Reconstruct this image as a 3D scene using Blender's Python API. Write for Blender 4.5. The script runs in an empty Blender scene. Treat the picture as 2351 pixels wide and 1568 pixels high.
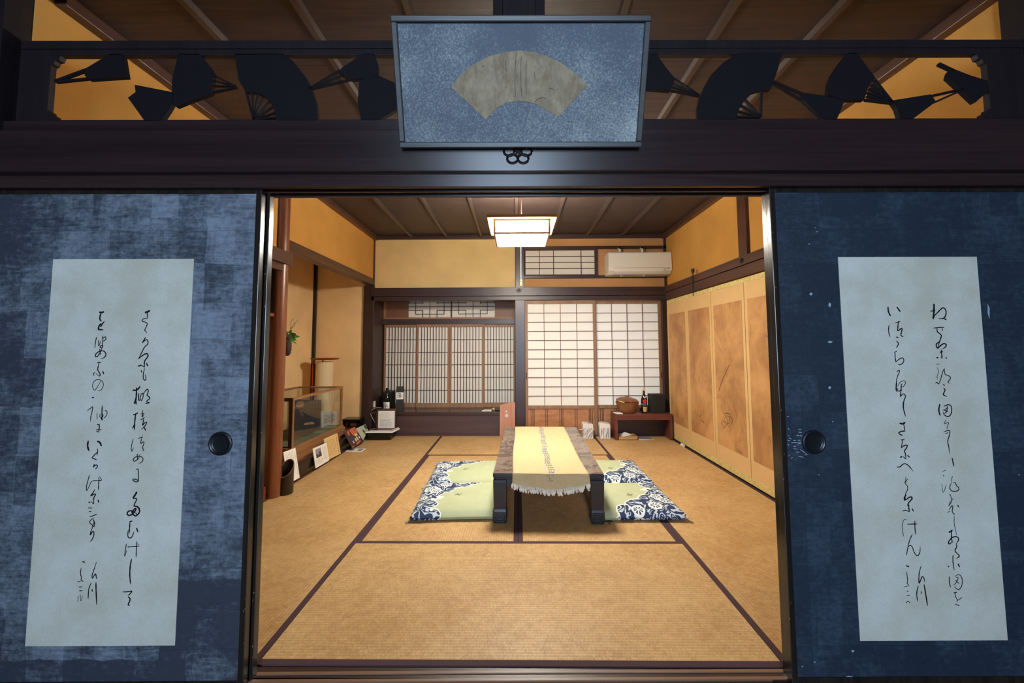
import bpy, bmesh, math, random
from mathutils import Vector, Matrix

random.seed(7)
SC = bpy.context.scene
COL = SC.collection
PI = math.pi

# ---------------------------------------------------------------- camera
FPX, CYP = 952.45, 727.05                      # focal length and principal row, pixels of a 2351x1568 frame
CAM = Vector((-0.0053, -1.5793, 1.1562))
PITCH, YAW, ROLL = 0.068237, -0.010662, -0.003583
_f = Vector((math.sin(YAW) * math.cos(PITCH), math.cos(YAW) * math.cos(PITCH), math.sin(PITCH)))
_r = Vector((math.cos(YAW), -math.sin(YAW), 0))
_u = _r.cross(_f)
CR = math.cos(ROLL) * _r + math.sin(ROLL) * _u
CU = -math.sin(ROLL) * _r + math.cos(ROLL) * _u
cd = bpy.data.cameras.new('camera')
cam = bpy.data.objects.new('camera', cd)
COL.objects.link(cam)
cd.sensor_fit = 'HORIZONTAL'
cd.sensor_width = 36.0
cd.lens = FPX / 2351 * 36
cd.shift_y = -(784 - CYP) / 2351
cd.clip_start = 0.02
cam.matrix_world = Matrix(((CR.x, CU.x, -_f.x, CAM.x), (CR.y, CU.y, -_f.y, CAM.y), (CR.z, CU.z, -_f.z, CAM.z), (0, 0, 0, 1)))
SC.camera = cam

# ---------------------------------------------------------------- world, exposure, daylight
SC.view_settings.view_transform = 'Standard'
SC.view_settings.look = 'None'
SC.view_settings.exposure = 0.0
SC.view_settings.gamma = 1.0
SC.view_settings.use_curve_mapping = False
W = bpy.data.worlds.new('world')
SC.world = W
W.use_nodes = True
W.node_tree.nodes['Background'].inputs[0].default_value = (0.35, 0.5, 0.8, 1)
W.node_tree.nodes['Background'].inputs[1].default_value = 0.05
DAY_W, LAMP_L = 195.0, 121.0
ld = bpy.data.lights.new('daylight', 'AREA')    # daylight entering by the window at the back of the front room
ld.shape = 'RECTANGLE'; ld.size = 1.1; ld.size_y = 1.5
ld.energy = DAY_W; ld.color = (0.57, 0.755, 0.98)
lo = bpy.data.objects.new('daylight', ld)
COL.objects.link(lo)
lo.location = (0.0, -4.58, 1.45)
lo.rotation_euler = (PI / 2, 0, 0)
vd = bpy.data.lights.new('veranda_daylight', 'AREA')   # weak daylight on the veranda behind the tall paper screens
vd.shape = 'RECTANGLE'; vd.size = 1.2; vd.size_y = 1.3
vd.energy = 16.0; vd.color = (0.72, 0.84, 1.0)
vo = bpy.data.objects.new('veranda_daylight', vd)
COL.objects.link(vo)
vo.location = (1.55, 4.75, 0.95)
vo.rotation_euler = (-PI / 2, 0, 0)


def at(px, py, axis, val):
    """the point where the photograph's pixel meets the plane axis = val"""
    d = _f * FPX + CR * (px - 1175.5) + CU * (CYP - py)
    return CAM + d * ((val - CAM[axis]) / d[axis])


TH = 0.0137          # the partition between the rooms stands slightly askew to the mats: its own frame, turned about z
_RT = Matrix.Rotation(-TH, 3, 'Z')


def atf(px, py, axis, val):
    """as at(), in the frame of the partition"""
    d = _RT @ (_f * FPX + CR * (px - 1175.5) + CU * (CYP - py))
    c = _RT @ CAM
    return c + d * ((val - c[axis]) / d[axis])


def onpf(px, py, p0, n):
    d = _RT @ (_f * FPX + CR * (px - 1175.5) + CU * (CYP - py))
    c = _RT @ CAM
    return c + d * ((Vector(p0) - c).dot(n) / d.dot(n))


def turn_new(before):
    """set everything built since 'before' into the partition's frame"""
    M = Matrix.Rotation(TH, 3, 'Z')
    for o in list(COL.objects):
        if o.parent is None and o.name not in before and o.type in ('MESH', 'EMPTY'):
            o.location = M @ o.location
            o.rotation_euler = (0, 0, o.rotation_euler[2] + TH)


def names():
    return {o.name for o in COL.objects}


def onp(px, py, p0, n):
    d = _f * FPX + CR * (px - 1175.5) + CU * (CYP - py)
    return CAM + d * ((Vector(p0) - CAM).dot(n) / d.dot(n))


# ---------------------------------------------------------------- mesh builder
class MB:
    def __init__(s):
        s.b = bmesh.new()

    def box(s, x0, x1, y0, y1, z0, z1):
        v = [s.b.verts.new((x, y, z)) for x in (x0, x1) for y in (y0, y1) for z in (z0, z1)]
        for f in ((0, 1, 3, 2), (4, 6, 7, 5), (0, 4, 5, 1), (2, 3, 7, 6), (0, 2, 6, 4), (1, 5, 7, 3)):
            s.b.faces.new([v[i] for i in f])
        return s

    def cbox(s, c, sx, sy, sz):
        return s.box(c[0] - sx / 2, c[0] + sx / 2, c[1] - sy / 2, c[1] + sy / 2, c[2] - sz / 2, c[2] + sz / 2)

    def obox(s, o, a, b, c):
        """box from corner o with edge vectors a, b, c"""
        o, a, b, c = map(Vector, (o, a, b, c))
        v = [s.b.verts.new(o + a * i + b * j + c * k) for i in (0, 1) for j in (0, 1) for k in (0, 1)]
        for f in ((0, 1, 3, 2), (4, 6, 7, 5), (0, 4, 5, 1), (2, 3, 7, 6), (0, 2, 6, 4), (1, 5, 7, 3)):
            s.b.faces.new([v[i] for i in f])
        return s

    def prism(s, pts, ext):
        ext = Vector(ext)
        a = [s.b.verts.new(Vector(p)) for p in pts]
        c = [s.b.verts.new(Vector(p) + ext) for p in pts]
        s.b.faces.new(a)
        s.b.faces.new(c[::-1])
        n = len(pts)
        for i in range(n):
            j = (i + 1) % n
            s.b.faces.new([a[i], c[i], c[j], a[j]])
        return s

    def bar(s, p, q, w, ext):
        """flat bar from p to q, width w, thickness vector ext"""
        p, q, e = Vector(p), Vector(q), Vector(ext)
        d = (q - p).cross(e).normalized() * w / 2
        return s.prism([p - d, q - d, q + d, p + d], e)

    def poly(s, pts):
        s.b.faces.new([s.b.verts.new(Vector(p)) for p in pts])
        return s

    def tube(s, pts, r, n=8, cap=True):
        pts = [Vector(p) for p in pts]
        rs = r if isinstance(r, (list, tuple)) else [r] * len(pts)
        rings = []
        up = Vector((0, 0, 1))
        for i, p in enumerate(pts):
            t = (pts[min(i + 1, len(pts) - 1)] - pts[max(i - 1, 0)]).normalized()
            a = t.cross(up)
            if a.length < 1e-3:
                a = t.cross(Vector((1, 0, 0)))
            a.normalize()
            b = t.cross(a)
            rings.append([s.b.verts.new(p + (a * math.cos(2 * PI * k / n) + b * math.sin(2 * PI * k / n)) * rs[i]) for k in range(n)])
        for i in range(len(rings) - 1):
            for k in range(n):
                s.b.faces.new([rings[i][k], rings[i][(k + 1) % n], rings[i + 1][(k + 1) % n], rings[i + 1][k]])
        if cap:
            s.b.faces.new(rings[0][::-1])
            s.b.faces.new(rings[-1])
        return s

    def lathe(s, prof, c=(0, 0, 0), n=32, M=None):
        c = Vector(c)
        rings = []
        for r, z in prof:
            if r < 1e-6:
                p = Vector((0, 0, z))
                rings.append([s.b.verts.new((M @ p if M else p) + c)])
            else:
                ring = []
                for k in range(n):
                    p = Vector((r * math.cos(2 * PI * k / n), r * math.sin(2 * PI * k / n), z))
                    ring.append(s.b.verts.new((M @ p if M else p) + c))
                rings.append(ring)
        for A, B in zip(rings, rings[1:]):
            for k in range(n):
                f = [A[k % len(A)], A[(k + 1) % len(A)], B[(k + 1) % len(B)], B[k % len(B)]]
                g = []
                for v in f:
                    if v not in g:
                        g.append(v)
                if len(g) > 2:
                    s.b.faces.new(g)
        return s

    def grid(s, fn, nu, nv):
        v = [[s.b.verts.new(Vector(fn(i / nu, j / nv))) for j in range(nv + 1)] for i in range(nu + 1)]
        for i in range(nu):
            for j in range(nv):
                s.b.faces.new([v[i][j], v[i + 1][j], v[i + 1][j + 1], v[i][j + 1]])
        return s

    def ribbon(s, pts, ws, nrm):
        nrm = Vector(nrm)
        L = []
        for i, p in enumerate(pts):
            t = (pts[min(i + 1, len(pts) - 1)] - pts[max(i - 1, 0)])
            d = t.cross(nrm)
            if d.length < 1e-9:
                d = Vector((1, 0, 0))
            d = d.normalized() * ws[i] / 2
            L.append((s.b.verts.new(p - d), s.b.verts.new(p + d)))
        for a, b in zip(L, L[1:]):
            s.b.faces.new([a[0], a[1], b[1], b[0]])
        return s


def link(name, mb, mat, parent=None, off=None, bev=0, smooth=False, seg=2):
    me = bpy.data.meshes.new(name)
    b = mb.b
    if off is not None:
        bmesh.ops.translate(b, verts=b.verts, vec=-Vector(off))
    bmesh.ops.recalc_face_normals(b, faces=b.faces)
    b.to_mesh(me)
    b.free()
    if mat:
        for m in (mat if isinstance(mat, list) else [mat]):
            me.materials.append(m)
    o = bpy.data.objects.new(name, me)
    COL.objects.link(o)
    if parent is not None:
        o.parent = parent
    if smooth:
        for p in me.polygons:
            p.use_smooth = True
        try:
            me.set_sharp_from_angle(angle=math.radians(40))
        except Exception:
            pass
    if bev:
        m = o.modifiers.new('edge', 'BEVEL')
        m.width = bev
        m.segments = seg
        m.limit_method = 'ANGLE'
    return o


def base_of(o):
    """summed location of an object's chain (no rotations)"""
    v = Vector((0, 0, 0))
    while o is not None:
        v += o.location
        o = o.parent
    return v


def part(name, mb, mat, parent, bev=0, smooth=False, label=None, local=False, seg=2):
    """a part; geometry is given in world coordinates unless local"""
    o = link(name, mb, mat, parent, None if local else base_of(parent), bev, smooth, seg)
    if label:
        o['label'] = label
    return o


def struct(name, mb, mat, parent=None, bev=0, smooth=False):
    o = link(name, mb, mat, parent, None, bev, smooth)
    if parent is None:
        o['kind'] = 'structure'
    return o


def tag(o, label, cat, group=None):
    o['label'] = label
    o['category'] = cat
    if group:
        o['group'] = group
    return o


def thing(name, label, cat, loc=(0, 0, 0), rz=0.0, group=None):
    o = bpy.data.objects.new(name, None)
    COL.objects.link(o)
    o.empty_display_size = 0.05
    o.location = loc
    o.rotation_euler = (0, 0, rz)
    return tag(o, label, cat, group)


def single(name, mb, mat, label, cat, group=None, bev=0, smooth=False):
    return tag(link(name, mb, mat, None, None, bev, smooth), label, cat, group)


def dup(root, loc, rz, label, group=None):
    r = root.copy()
    COL.objects.link(r)
    r.location = loc
    r.rotation_euler = (0, 0, rz)
    r['label'] = label
    if group:
        r['group'] = group
    for ch in list(root.children):
        c = ch.copy()
        COL.objects.link(c)
        c.parent = r
        for g in list(ch.children):
            d = g.copy()
            COL.objects.link(d)
            d.parent = c
    return r


# ---------------------------------------------------------------- node helpers
class E:
    def __init__(s, t, k):
        s.t, s.k = t, k

    def _m(s, op, *o):
        return mth(s.t, op, s, *o)

    def __add__(s, o): return s._m('ADD', o)
    __radd__ = __add__
    def __sub__(s, o): return s._m('SUBTRACT', o)
    def __rsub__(s, o): return mth(s.t, 'SUBTRACT', o, s)
    def __mul__(s, o): return s._m('MULTIPLY', o)
    __rmul__ = __mul__
    def __truediv__(s, o): return s._m('DIVIDE', o)
    def gt(s, o): return s._m('GREATER_THAN', o)
    def lt(s, o): return s._m('LESS_THAN', o)
    def mod(s, o): return s._m('FLOORED_MODULO', o)
    def floor(s): return s._m('FLOOR')
    def abs(s): return s._m('ABSOLUTE')
    def sin(s): return s._m('SINE')
    def sqrt(s): return s._m('SQRT')
    def max(s, o): return s._m('MAXIMUM', o)
    def min(s, o): return s._m('MINIMUM', o)
    def at2(s, o): return s._m('ARCTAN2', o)


def mth(t, op, *a):
    n = t.nodes.new('ShaderNodeMath')
    n.operation = op
    for i, v in enumerate(a):
        if isinstance(v, E):
            t.links.new(v.k, n.inputs[i])
        else:
            n.inputs[i].default_value = v
    return E(t, n.outputs[0])


def smooth(t, v, a, b):
    n = t.nodes.new('ShaderNodeMapRange')
    n.interpolation_type = 'SMOOTHSTEP'
    t.links.new(v.k, n.inputs[0])
    n.inputs[1].default_value = a
    n.inputs[2].default_value = b
    return E(t, n.outputs[0])


def rgb(c):
    return (c[0], c[1], c[2], 1)


def mixc(t, f, a, b):
    n = t.nodes.new('ShaderNodeMix')
    n.data_type = 'RGBA'
    for i, v in ((0, f), (6, a), (7, b)):
        if isinstance(v, E):
            t.links.new(v.k, n.inputs[i])
        else:
            n.inputs[i].default_value = v if i == 0 else rgb(v)
    return E(t, n.outputs[2])


def coords(t):
    n = t.nodes.new('ShaderNodeTexCoord')
    s = t.nodes.new('ShaderNodeSeparateXYZ')
    t.links.new(n.outputs['Object'], s.inputs[0])
    return E(t, n.outputs['Object']), [E(t, s.outputs[i]) for i in range(3)]


def vec(t, x, y, z):
    n = t.nodes.new('ShaderNodeCombineXYZ')
    for i, v in enumerate((x, y, z)):
        if isinstance(v, E):
            t.links.new(v.k, n.inputs[i])
        else:
            n.inputs[i].default_value = v
    return E(t, n.outputs[0])


def noise(t, v, scale, detail=4, rough=0.55, dist=0.0, mul=None):
    if mul:
        n = t.nodes.new('ShaderNodeVectorMath')
        n.operation = 'MULTIPLY'
        t.links.new(v.k, n.inputs[0])
        n.inputs[1].default_value = mul
        v = E(t, n.outputs[0])
    n = t.nodes.new('ShaderNodeTexNoise')
    t.links.new(v.k, n.inputs['Vector'])
    n.inputs['Scale'].default_value = scale
    n.inputs['Detail'].default_value = detail
    n.inputs['Roughness'].default_value = rough
    n.inputs['Distortion'].default_value = dist
    return E(t, n.outputs[0])


def voro(t, v, scale, feature='F1'):
    n = t.nodes.new('ShaderNodeTexVoronoi')
    n.feature = feature
    t.links.new(v.k, n.inputs['Vector'])
    n.inputs['Scale'].default_value = scale
    return E(t, n.outputs['Distance'])


def white(t, v):
    n = t.nodes.new('ShaderNodeTexWhiteNoise')
    t.links.new(v.k, n.inputs['Vector'])
    return E(t, n.outputs['Value'])


def bump(t, bs, h, dist, strength=1.0):
    n = t.nodes.new('ShaderNodeBump')
    n.inputs['Strength'].default_value = strength
    n.inputs['Distance'].default_value = dist
    t.links.new(h.k, n.inputs['Height'])
    t.links.new(n.outputs[0], bs.inputs['Normal'])


def new_mat(name, rough=0.6, color=(0.5, 0.5, 0.5), spec=0.5, metal=0.0):
    m = bpy.data.materials.new(name)
    m.use_nodes = True
    b = m.node_tree.nodes['Principled BSDF']
    b.inputs['Base Color'].default_value = rgb(color)
    b.inputs['Roughness'].default_value = rough
    b.inputs['Specular IOR Level'].default_value = spec
    b.inputs['Metallic'].default_value = metal
    return m, m.node_tree, b


def setc(t, b, c):
    t.links.new(c.k, b.inputs['Base Color'])


def plain(name, c, rough=0.6, spec=0.5, metal=0.0, var=0.12, scale=60, bmp=0.0):
    m, t, b = new_mat(name, rough, c, spec, metal)
    v, _ = coords(t)
    n = noise(t, v, scale, 3)
    setc(t, b, mixc(t, n, [x * (1 - var) for x in c], [x * (1 + var) for x in c]))
    if bmp:
        bump(t, b, n, bmp)
    return m


def wood(name, c1, c2, axis=0, rough=0.45, scale=14, stretch=0.05, spec=0.5, bmp=0.0006, aniso=0.0, arot=0.0, ior=1.9):
    m, t, b = new_mat(name, rough, c1, spec)
    v, _ = coords(t)
    mul = [1, 1, 1]
    mul[axis] = stretch
    n = noise(t, v, scale, 6, 0.6, 0.6, mul)
    n2 = noise(t, v, scale * 6, 3, 0.6, 0.0, mul)
    f = smooth(t, n * 0.7 + n2 * 0.3, 0.3, 0.7)
    setc(t, b, mixc(t, f, c1, c2))
    bump(t, b, n * 0.5 + n2 * 0.5, bmp)
    if aniso:
        b.inputs['IOR'].default_value = ior
        b.inputs['Anisotropic'].default_value = aniso
        b.inputs['Anisotropic Rotation'].default_value = arot
        g = t.nodes.new('ShaderNodeTangent')
        g.direction_type = 'RADIAL'
        g.axis = 'Z'
        t.links.new(g.outputs[0], b.inputs['Tangent'])
    return m


def S(r, g, b):
    return [((c / 255 + 0.055) / 1.055) ** 2.4 if c > 10 else c / 255 / 12.92 for c in (r, g, b)]


# ---------------------------------------------------------------- materials
def tatami(name, ax):
    m, t, b = new_mat(name, 0.5, S(200, 160, 100), 0.35)
    v, x = coords(t)
    rib = (x[1 - ax] * (2 * PI / 0.0155)).sin() * 0.5 + 0.5          # ridges run along the mat
    mul = [1, 1, 1]
    mul[ax] = 6.0
    strands = noise(t, v, 60, 2, 0.5, 0, mul)
    worn = noise(t, v, 2.2, 4, 0.65)
    fleck = noise(t, v, 26, 3, 0.7)
    fine = noise(t, v, 95, 2, 0.6, 0, [3.0 if ax == 0 else 0.5, 0.5 if ax == 0 else 3.0, 1])
    f = smooth(t, worn * 0.25 + strands * 0.2 + fleck * 0.25 + fine * 0.3, 0.38, 0.62)
    c = mixc(t, f, S(180, 138, 86), S(222, 184, 128))
    c = mixc(t, rib * 0.28, c, S(150, 106, 58))
    setc(t, b, c)
    bump(t, b, rib * 0.8 + strands * 0.35, 0.0007, 0.8)
    return m


TATX, TATY = tatami('tatami_weave_across', 0), tatami('tatami_weave_along', 1)
HERI = plain('border_cloth', S(78, 56, 58), 0.8, 0.2, var=0.1, scale=300)
DARK = wood('dark_stained_wood', S(48, 34, 32), S(70, 49, 44), 0, 0.38, 12)
DARKV = wood('dark_stained_post', S(46, 32, 31), S(66, 46, 42), 2, 0.35, 12)
DARKY = wood('dark_stained_beam', S(66, 42, 34), S(92, 60, 46), 1, 0.4, 12)
FRONTW = wood('old_beam_wood', S(34, 23, 25), S(52, 36, 37), 0, 0.42, 16, 0.03, 0.5, 0.0002, 0.93, 0.25)
KAMOIW = wood('polished_track_wood', S(40, 27, 28), S(60, 42, 42), 0, 0.42, 16, 0.03, 0.5, 0.0006, 0.93, 0.25, 1.75)
POSTW = wood('old_post_wood', S(24, 18, 21), S(36, 26, 29), 2, 0.55, 16, 0.03, 0.3)
CEILW = None
RED = wood('red_brown_post', S(112, 64, 42), S(150, 88, 52), 2, 0.3, 10)
CEDAR = wood('cedar_frame', S(132, 94, 64), S(160, 118, 82), 2, 0.5, 18)
CEDARH = wood('cedar_rail', S(136, 94, 62), S(166, 120, 82), 0, 0.5, 18)
KUMI = plain('lattice_wood', S(120, 78, 58), 0.6, 0.3)
KUMID = plain('dark_lattice_wood', S(84, 56, 42), 0.6, 0.3)
BENCHW = wood('red_brown_bench_wood', S(92, 46, 38), S(124, 66, 54), 0, 0.35, 12)
LACQ = plain('black_lacquer', S(22, 19, 18), 0.22, 0.5, var=0.2, scale=20)
TABLEB = plain('black_table_lacquer', S(34, 33, 38), 0.3, 0.5, var=0.1, scale=30)
BLACKW = wood('worn_black_edge', S(26, 22, 20), S(46, 38, 33), 2, 0.2, 30, 0.02, bmp=0.0005)
PAPERW = plain('white_paper', S(238, 234, 226), 0.8, 0.2, var=0.03, scale=40)
PAPERG = plain('pale_shoji_paper', S(226, 218, 204), 0.85, 0.2, var=0.04, scale=30)
CREAM = plain('cream_card', S(222, 188, 132), 0.7, 0.2, var=0.04, scale=60)
INK = plain('ink', S(12, 12, 24), 0.65, 0.25, var=0.25, scale=80)
GREYP = plain('grey_print', S(140, 136, 134), 0.8, 0.2)
PLASTIC = plain('white_plastic', S(232, 226, 210), 0.4, 0.5, var=0.02)
METALD = plain('dark_metal', S(44, 40, 40), 0.4, 0.5, 0.6)
GREENL = plain('leaf_green', S(92, 140, 62), 0.5, 0.4, var=0.35, scale=50)


def ceiling_mat():
    m, t, b = new_mat('ceiling_boards', 0.5, S(80, 56, 46), 0.3)
    v, x = coords(t)
    n = noise(t, v, 7, 6, 0.6, 1.2, [0.25, 3, 1])
    n2 = noise(t, v, 30, 3, 0.6, 0, [0.08, 2, 1])
    seam = x[1].mod(0.455).lt(0.005)
    cell = white(t, vec(t, (x[0] / 0.46).floor(), (x[1] / 0.455).floor(), 0.0))
    c = mixc(t, smooth(t, n * 0.6 + n2 * 0.4, 0.3, 0.7), S(54, 45, 44), S(74, 58, 54))
    c = mixc(t, cell * 0.3, c, S(48, 40, 40))
    c = mixc(t, seam * 0.8, c, S(30, 20, 16))
    setc(t, b, c)
    bump(t, b, n2 - seam * 0.6, 0.001)
    return m


def plaster(name, c, r=0.9):
    m, t, b = new_mat(name, r, c, 0.15)
    v, _ = coords(t)
    n = noise(t, v, 380, 3, 0.7)
    n2 = noise(t, v, 3, 3, 0.5)
    f = n * 0.5 + n2 * 0.5
    setc(t, b, mixc(t, smooth(t, f, 0.3, 0.7), [k * 0.88 for k in c], [min(1, k * 1.1) for k in c]))
    bump(t, b, n, 0.0006)
    return m


CEILW = ceiling_mat()
OCHRE = plaster('ochre_plaster', S(210, 154, 78))
SAND = plaster('sand_plaster', S(230, 198, 136))
TOKO = plaster('alcove_plaster', S(248, 210, 156))
BOARD = wood('pale_brown_board', S(176, 124, 78), S(198, 146, 96), 0, 0.6, 10, 0.06)


def fusuma_mat(name, deep, worn, wear, seed, rough, hand=0.0):
    """old indigo paper pasted in squares, rubbed pale by handling"""
    m, t, b = new_mat(name, rough, deep, 0.5)
    v, x = coords(t)
    x = [x[0] + (noise(t, v, 7, 3) - 0.5) * 0.035 * (1.0 if hand else 0.2), x[1], x[2] + (noise(t, v, 6.3, 3, 0.6, 0.5) - 0.5) * 0.035 * (1.0 if hand else 0.2)]
    row = (x[2] / 0.132).floor()
    blk = white(t, vec(t, (x[0] / 0.105).floor(), (x[2] / 0.17 + 0.4).floor(), seed + 9.0))
    xx = x[0] + white(t, vec(t, row, seed, 0.0)) * 0.19
    col = (xx / 0.19).floor()
    cell = white(t, vec(t, col, row, seed))
    cell2 = white(t, vec(t, col, row, seed + 5.0))
    ex = (xx.mod(0.19) - 0.095).abs()
    ez = (x[2].mod(0.132) - 0.066).abs()
    wob = noise(t, v, 34, 3) * 0.004
    seam = (ex + wob).gt(0.0955).max((ez + wob).gt(0.0665))
    sub = noise(t, v, 5, 5, 0.62, 0.4)
    hw = 0.55 - (((x[0] - 0.42) * 1.25).abs()).max(((x[2] - 0.86).abs()) * 0.75)            # rubbed most around the pull
    rub = noise(t, v, 56, 5, 0.75, 0.3)
    streak = noise(t, v, 95, 3, 0.7, 0.3, [0.14, 1, 1])
    dark = x[2].lt(0.36 if hand else -1.0) * (x[2].lt(0.1).max(x[0].gt(0.22)))
    f = smooth(t, sub * 0.38 + rub * 0.36 + streak * 0.26 + cell * 0.1 + blk * 0.11 - 0.105 - dark * 0.12 + (wear - 0.5) + hw * hand, 0.36, 0.68)
    c = mixc(t, cell2 * 0.25, deep, [k * 0.7 for k in deep])
    c = mixc(t, f, c, worn)
    c = mixc(t, seam * smooth(t, rub, 0.4, 0.62) * (0.5 if hand else 0.35), c, [k * 0.4 for k in deep])
    setc(t, b, c)
    h = rub * 0.5 + f * 0.5 - seam * 0.4
    bump(t, b, h, 0.0008)
    n = t.nodes.new('ShaderNodeMath')
    n.operation = 'MULTIPLY_ADD'
    t.links.new(rub.k, n.inputs[0])
    n.inputs[1].default_value = 0.25
    n.inputs[2].default_value = rough - 0.12
    t.links.new(n.outputs[0], b.inputs['Roughness'])
    return m




def shoji_paper(name, c, tr):
    m, t, b = new_mat(name, 0.85, c, 0.2)
    v, _ = coords(t)
    n = noise(t, v, 30, 3)
    col = mixc(t, n, [k * 0.96 for k in c], c)
    setc(t, b, col)
    tl = t.nodes.new('ShaderNodeBsdfTranslucent')
    tl.inputs[0].default_value = rgb([k * tr for k in c])
    ad = t.nodes.new('ShaderNodeAddShader')
    t.links.new(b.outputs[0], ad.inputs[0])
    t.links.new(tl.outputs[0], ad.inputs[1])
    t.links.new(ad.outputs[0], t.nodes['Material Output'].inputs[0])
    return m


SHOJI = shoji_paper('shoji_paper', S(236, 231, 218), 0.22)
FUS_L = fusuma_mat('worn_indigo_paper', S(53, 58, 70), S(128, 138, 153), 0.505, 3.0, 0.55, 0.13)
FUS_R = fusuma_mat('smooth_indigo_paper', S(37, 48, 63), S(63, 76, 94), 0.42, 11.0, 0.42)


def sheet_mat():
    m, t, b = new_mat('aged_scroll_paper', 0.85, S(206, 202, 190), 0.15)
    v, _ = coords(t)
    n = noise(t, v, 5, 5, 0.6)
    n2 = noise(t, v, 260, 2, 0.6)
    setc(t, b, mixc(t, smooth(t, n * 0.7 + n2 * 0.3, 0.3, 0.75), S(192, 186, 170), S(216, 214, 206)))
    bump(t, b, n2, 0.0003)
    return m


SHEET = sheet_mat()


def picture_mat():
    m, t, b = new_mat('flecked_slate_paper', 0.6, S(84, 96, 116), 0.4)
    v, x = coords(t)
    n = noise(t, v, 150, 4, 0.8)
    n2 = noise(t, v, 4, 4, 0.6)
    n3 = noise(t, v, 320, 2, 0.6)
    f = smooth(t, n * 0.5 + n3 * 0.22 + n2 * 0.34 - 0.02 - x[2] * 0.12, 0.43, 0.7)
    setc(t, b, mixc(t, f, mixc(t, n2, S(58, 68, 82), S(92, 104, 118)), S(178, 182, 178)))
    return m


def fanpaper_mat():
    m, t, b = new_mat('old_fan_paper', 0.75, S(150, 140, 124), 0.2)
    v, x = coords(t)
    n = noise(t, v, 14, 5, 0.65, 0.4)
    n2 = noise(t, v, 90, 3, 0.7, 0, [1, 1, 0.2])
    setc(t, b, mixc(t, smooth(t, n * 0.6 + n2 * 0.4, 0.3, 0.7), S(128, 112, 90), S(172, 154, 128)))
    return m


# ---------------------------------------------------------------- back room shell
XL, XR, YB, ZC = -1.885, 1.96, 3.82, 2.6

struct('floor', MB().box(-2.75, 2.05, 0, 4.3, -0.14, -0.05).box(-2.4, 2.4, -4.75, -0.12, -0.14, 0.0).box(-2.75, -1.93, 0, 1.62, -0.05, 0.06), DARK)
cl = MB().box(-2.75, 2.1, -0.13, 4.35, ZC, ZC + 0.06).box(-2.4, 2.4, -4.75, -0.13, ZC, ZC + 0.06)
ceil = struct('ceiling', cl, CEILW)
for i in range(-3, 4):
    x = 0.46 * i
    struct('ceiling_batten', MB().prism([(x - 0.02, 0.0, ZC), (x + 0.02, 0, ZC), (x + 0.014, 0, ZC - 0.028), (x - 0.014, 0, ZC - 0.028)], (0, YB, 0)),
           wood('batten_wood', S(58, 48, 46), S(76, 62, 56), 1, 0.4, 14) if i == -3 else bpy.data.materials['batten_wood'], ceil)
struct('trim_1', MB().box(XL, XL + 0.05, 0, YB, ZC - 0.055, ZC), DARKY, bev=0.004)      # cornice strips under the ceiling
struct('trim_2', MB().box(XR - 0.05, XR, 0, YB, ZC - 0.055, ZC), DARKY, bev=0.004)
struct('trim_3', MB().box(XL + 0.05, XR - 0.05, YB - 0.045, YB, ZC - 0.05, ZC), DARK, bev=0.004)

# right wall: plaster, beam, post
struct('wall_right', MB().box(XR, XR + 0.1, 0, 4.3, -0.05, ZC), OCHRE)
struct('trim_4', MB().box(XR - 0.045, XR, 0, YB, 1.83, 1.905).box(XR - 0.032, XR, 0, YB, 1.735, 1.826), DARKY, bev=0.003)
struct('trim_5', MB().box(XR - 0.03, XR, 1.875, 2.005, 1.905, ZC - 0.055), DARKY)
struct('baseboard_right', MB().box(1.91, XR, 0, YB, -0.05, 0.004), LACQ)
# left wall above the alcove, and by the shelf recess
struct('wall_left', MB().box(XL - 0.07, XL, -0.06, 1.61, 1.9, ZC).box(XL - 0.07, XL, 1.755, YB, 2.03, ZC), OCHRE)
struct('trim_6', MB().box(XL - 0.085, XL + 0.012, 1.74, YB - 0.02, 1.945, 2.03), DARKY, bev=0.004)         # lintel of the alcove
struct('trim_7', MB().box(XL - 0.03, XL + 0.066, 0, 1.742, 1.802, 1.905).box(XL - 0.05, XL + 0.04, 0, 1.655, 1.745, 1.80), DARKY, bev=0.003)
struct('trim_8', MB().lathe([(0.062, 0.0), (0.062, ZC)], (XL - 0.01, 1.682, 0), 28), RED, smooth=True)      # round alcove post
# alcove: raised floor, lacquered front edge, back and side walls
struct('floor_alcove', MB().box(-2.7, XL - 0.02, 1.66, YB, 0.0, 0.13), BENCHW)
struct('trim_9', MB().box(XL - 0.06, XL - 0.012, 1.74, YB - 0.02, 0.0, 0.132), LACQ, bev=0.004)
struct('baseboard_left', MB().box(XL - 0.06, XL + 0.004, 0, YB, -0.05, 0.006).box(-2.7, XL - 0.01, 0.0, 1.60, 0.0, 0.1), BENCHW)
struct('wall_alcove', MB().box(-2.75, -2.66, 0, 4.3, 0, ZC).box(-2.66, XL - 0.09, YB, YB + 0.09, 0, ZC).box(-2.66, -1.93, 1.64, 1.68, 1.39, ZC), TOKO)
struct('ceiling_alcove', MB().box(-2.75, XL - 0.07, 0, 4.3, 2.42, 2.47), CEILW)
struct('trim_10', MB().box(-2.66, -2.625, YB - 0.04, YB, 0.13, 2.42), LACQ)                                  # thin black corner post
struct('trim_11', MB().box(-2.66, -1.925, 1.63, 1.685, 0.1, 1.385).box(-1.93, -1.895, 1.62, 1.66, 1.40, 1.745), LACQ)
struct('trim_12', MB().box(-2.4, -1.89, 0.9, 1.64, 1.385, 1.41), BENCHW)                                     # shelf board of the recess

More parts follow.
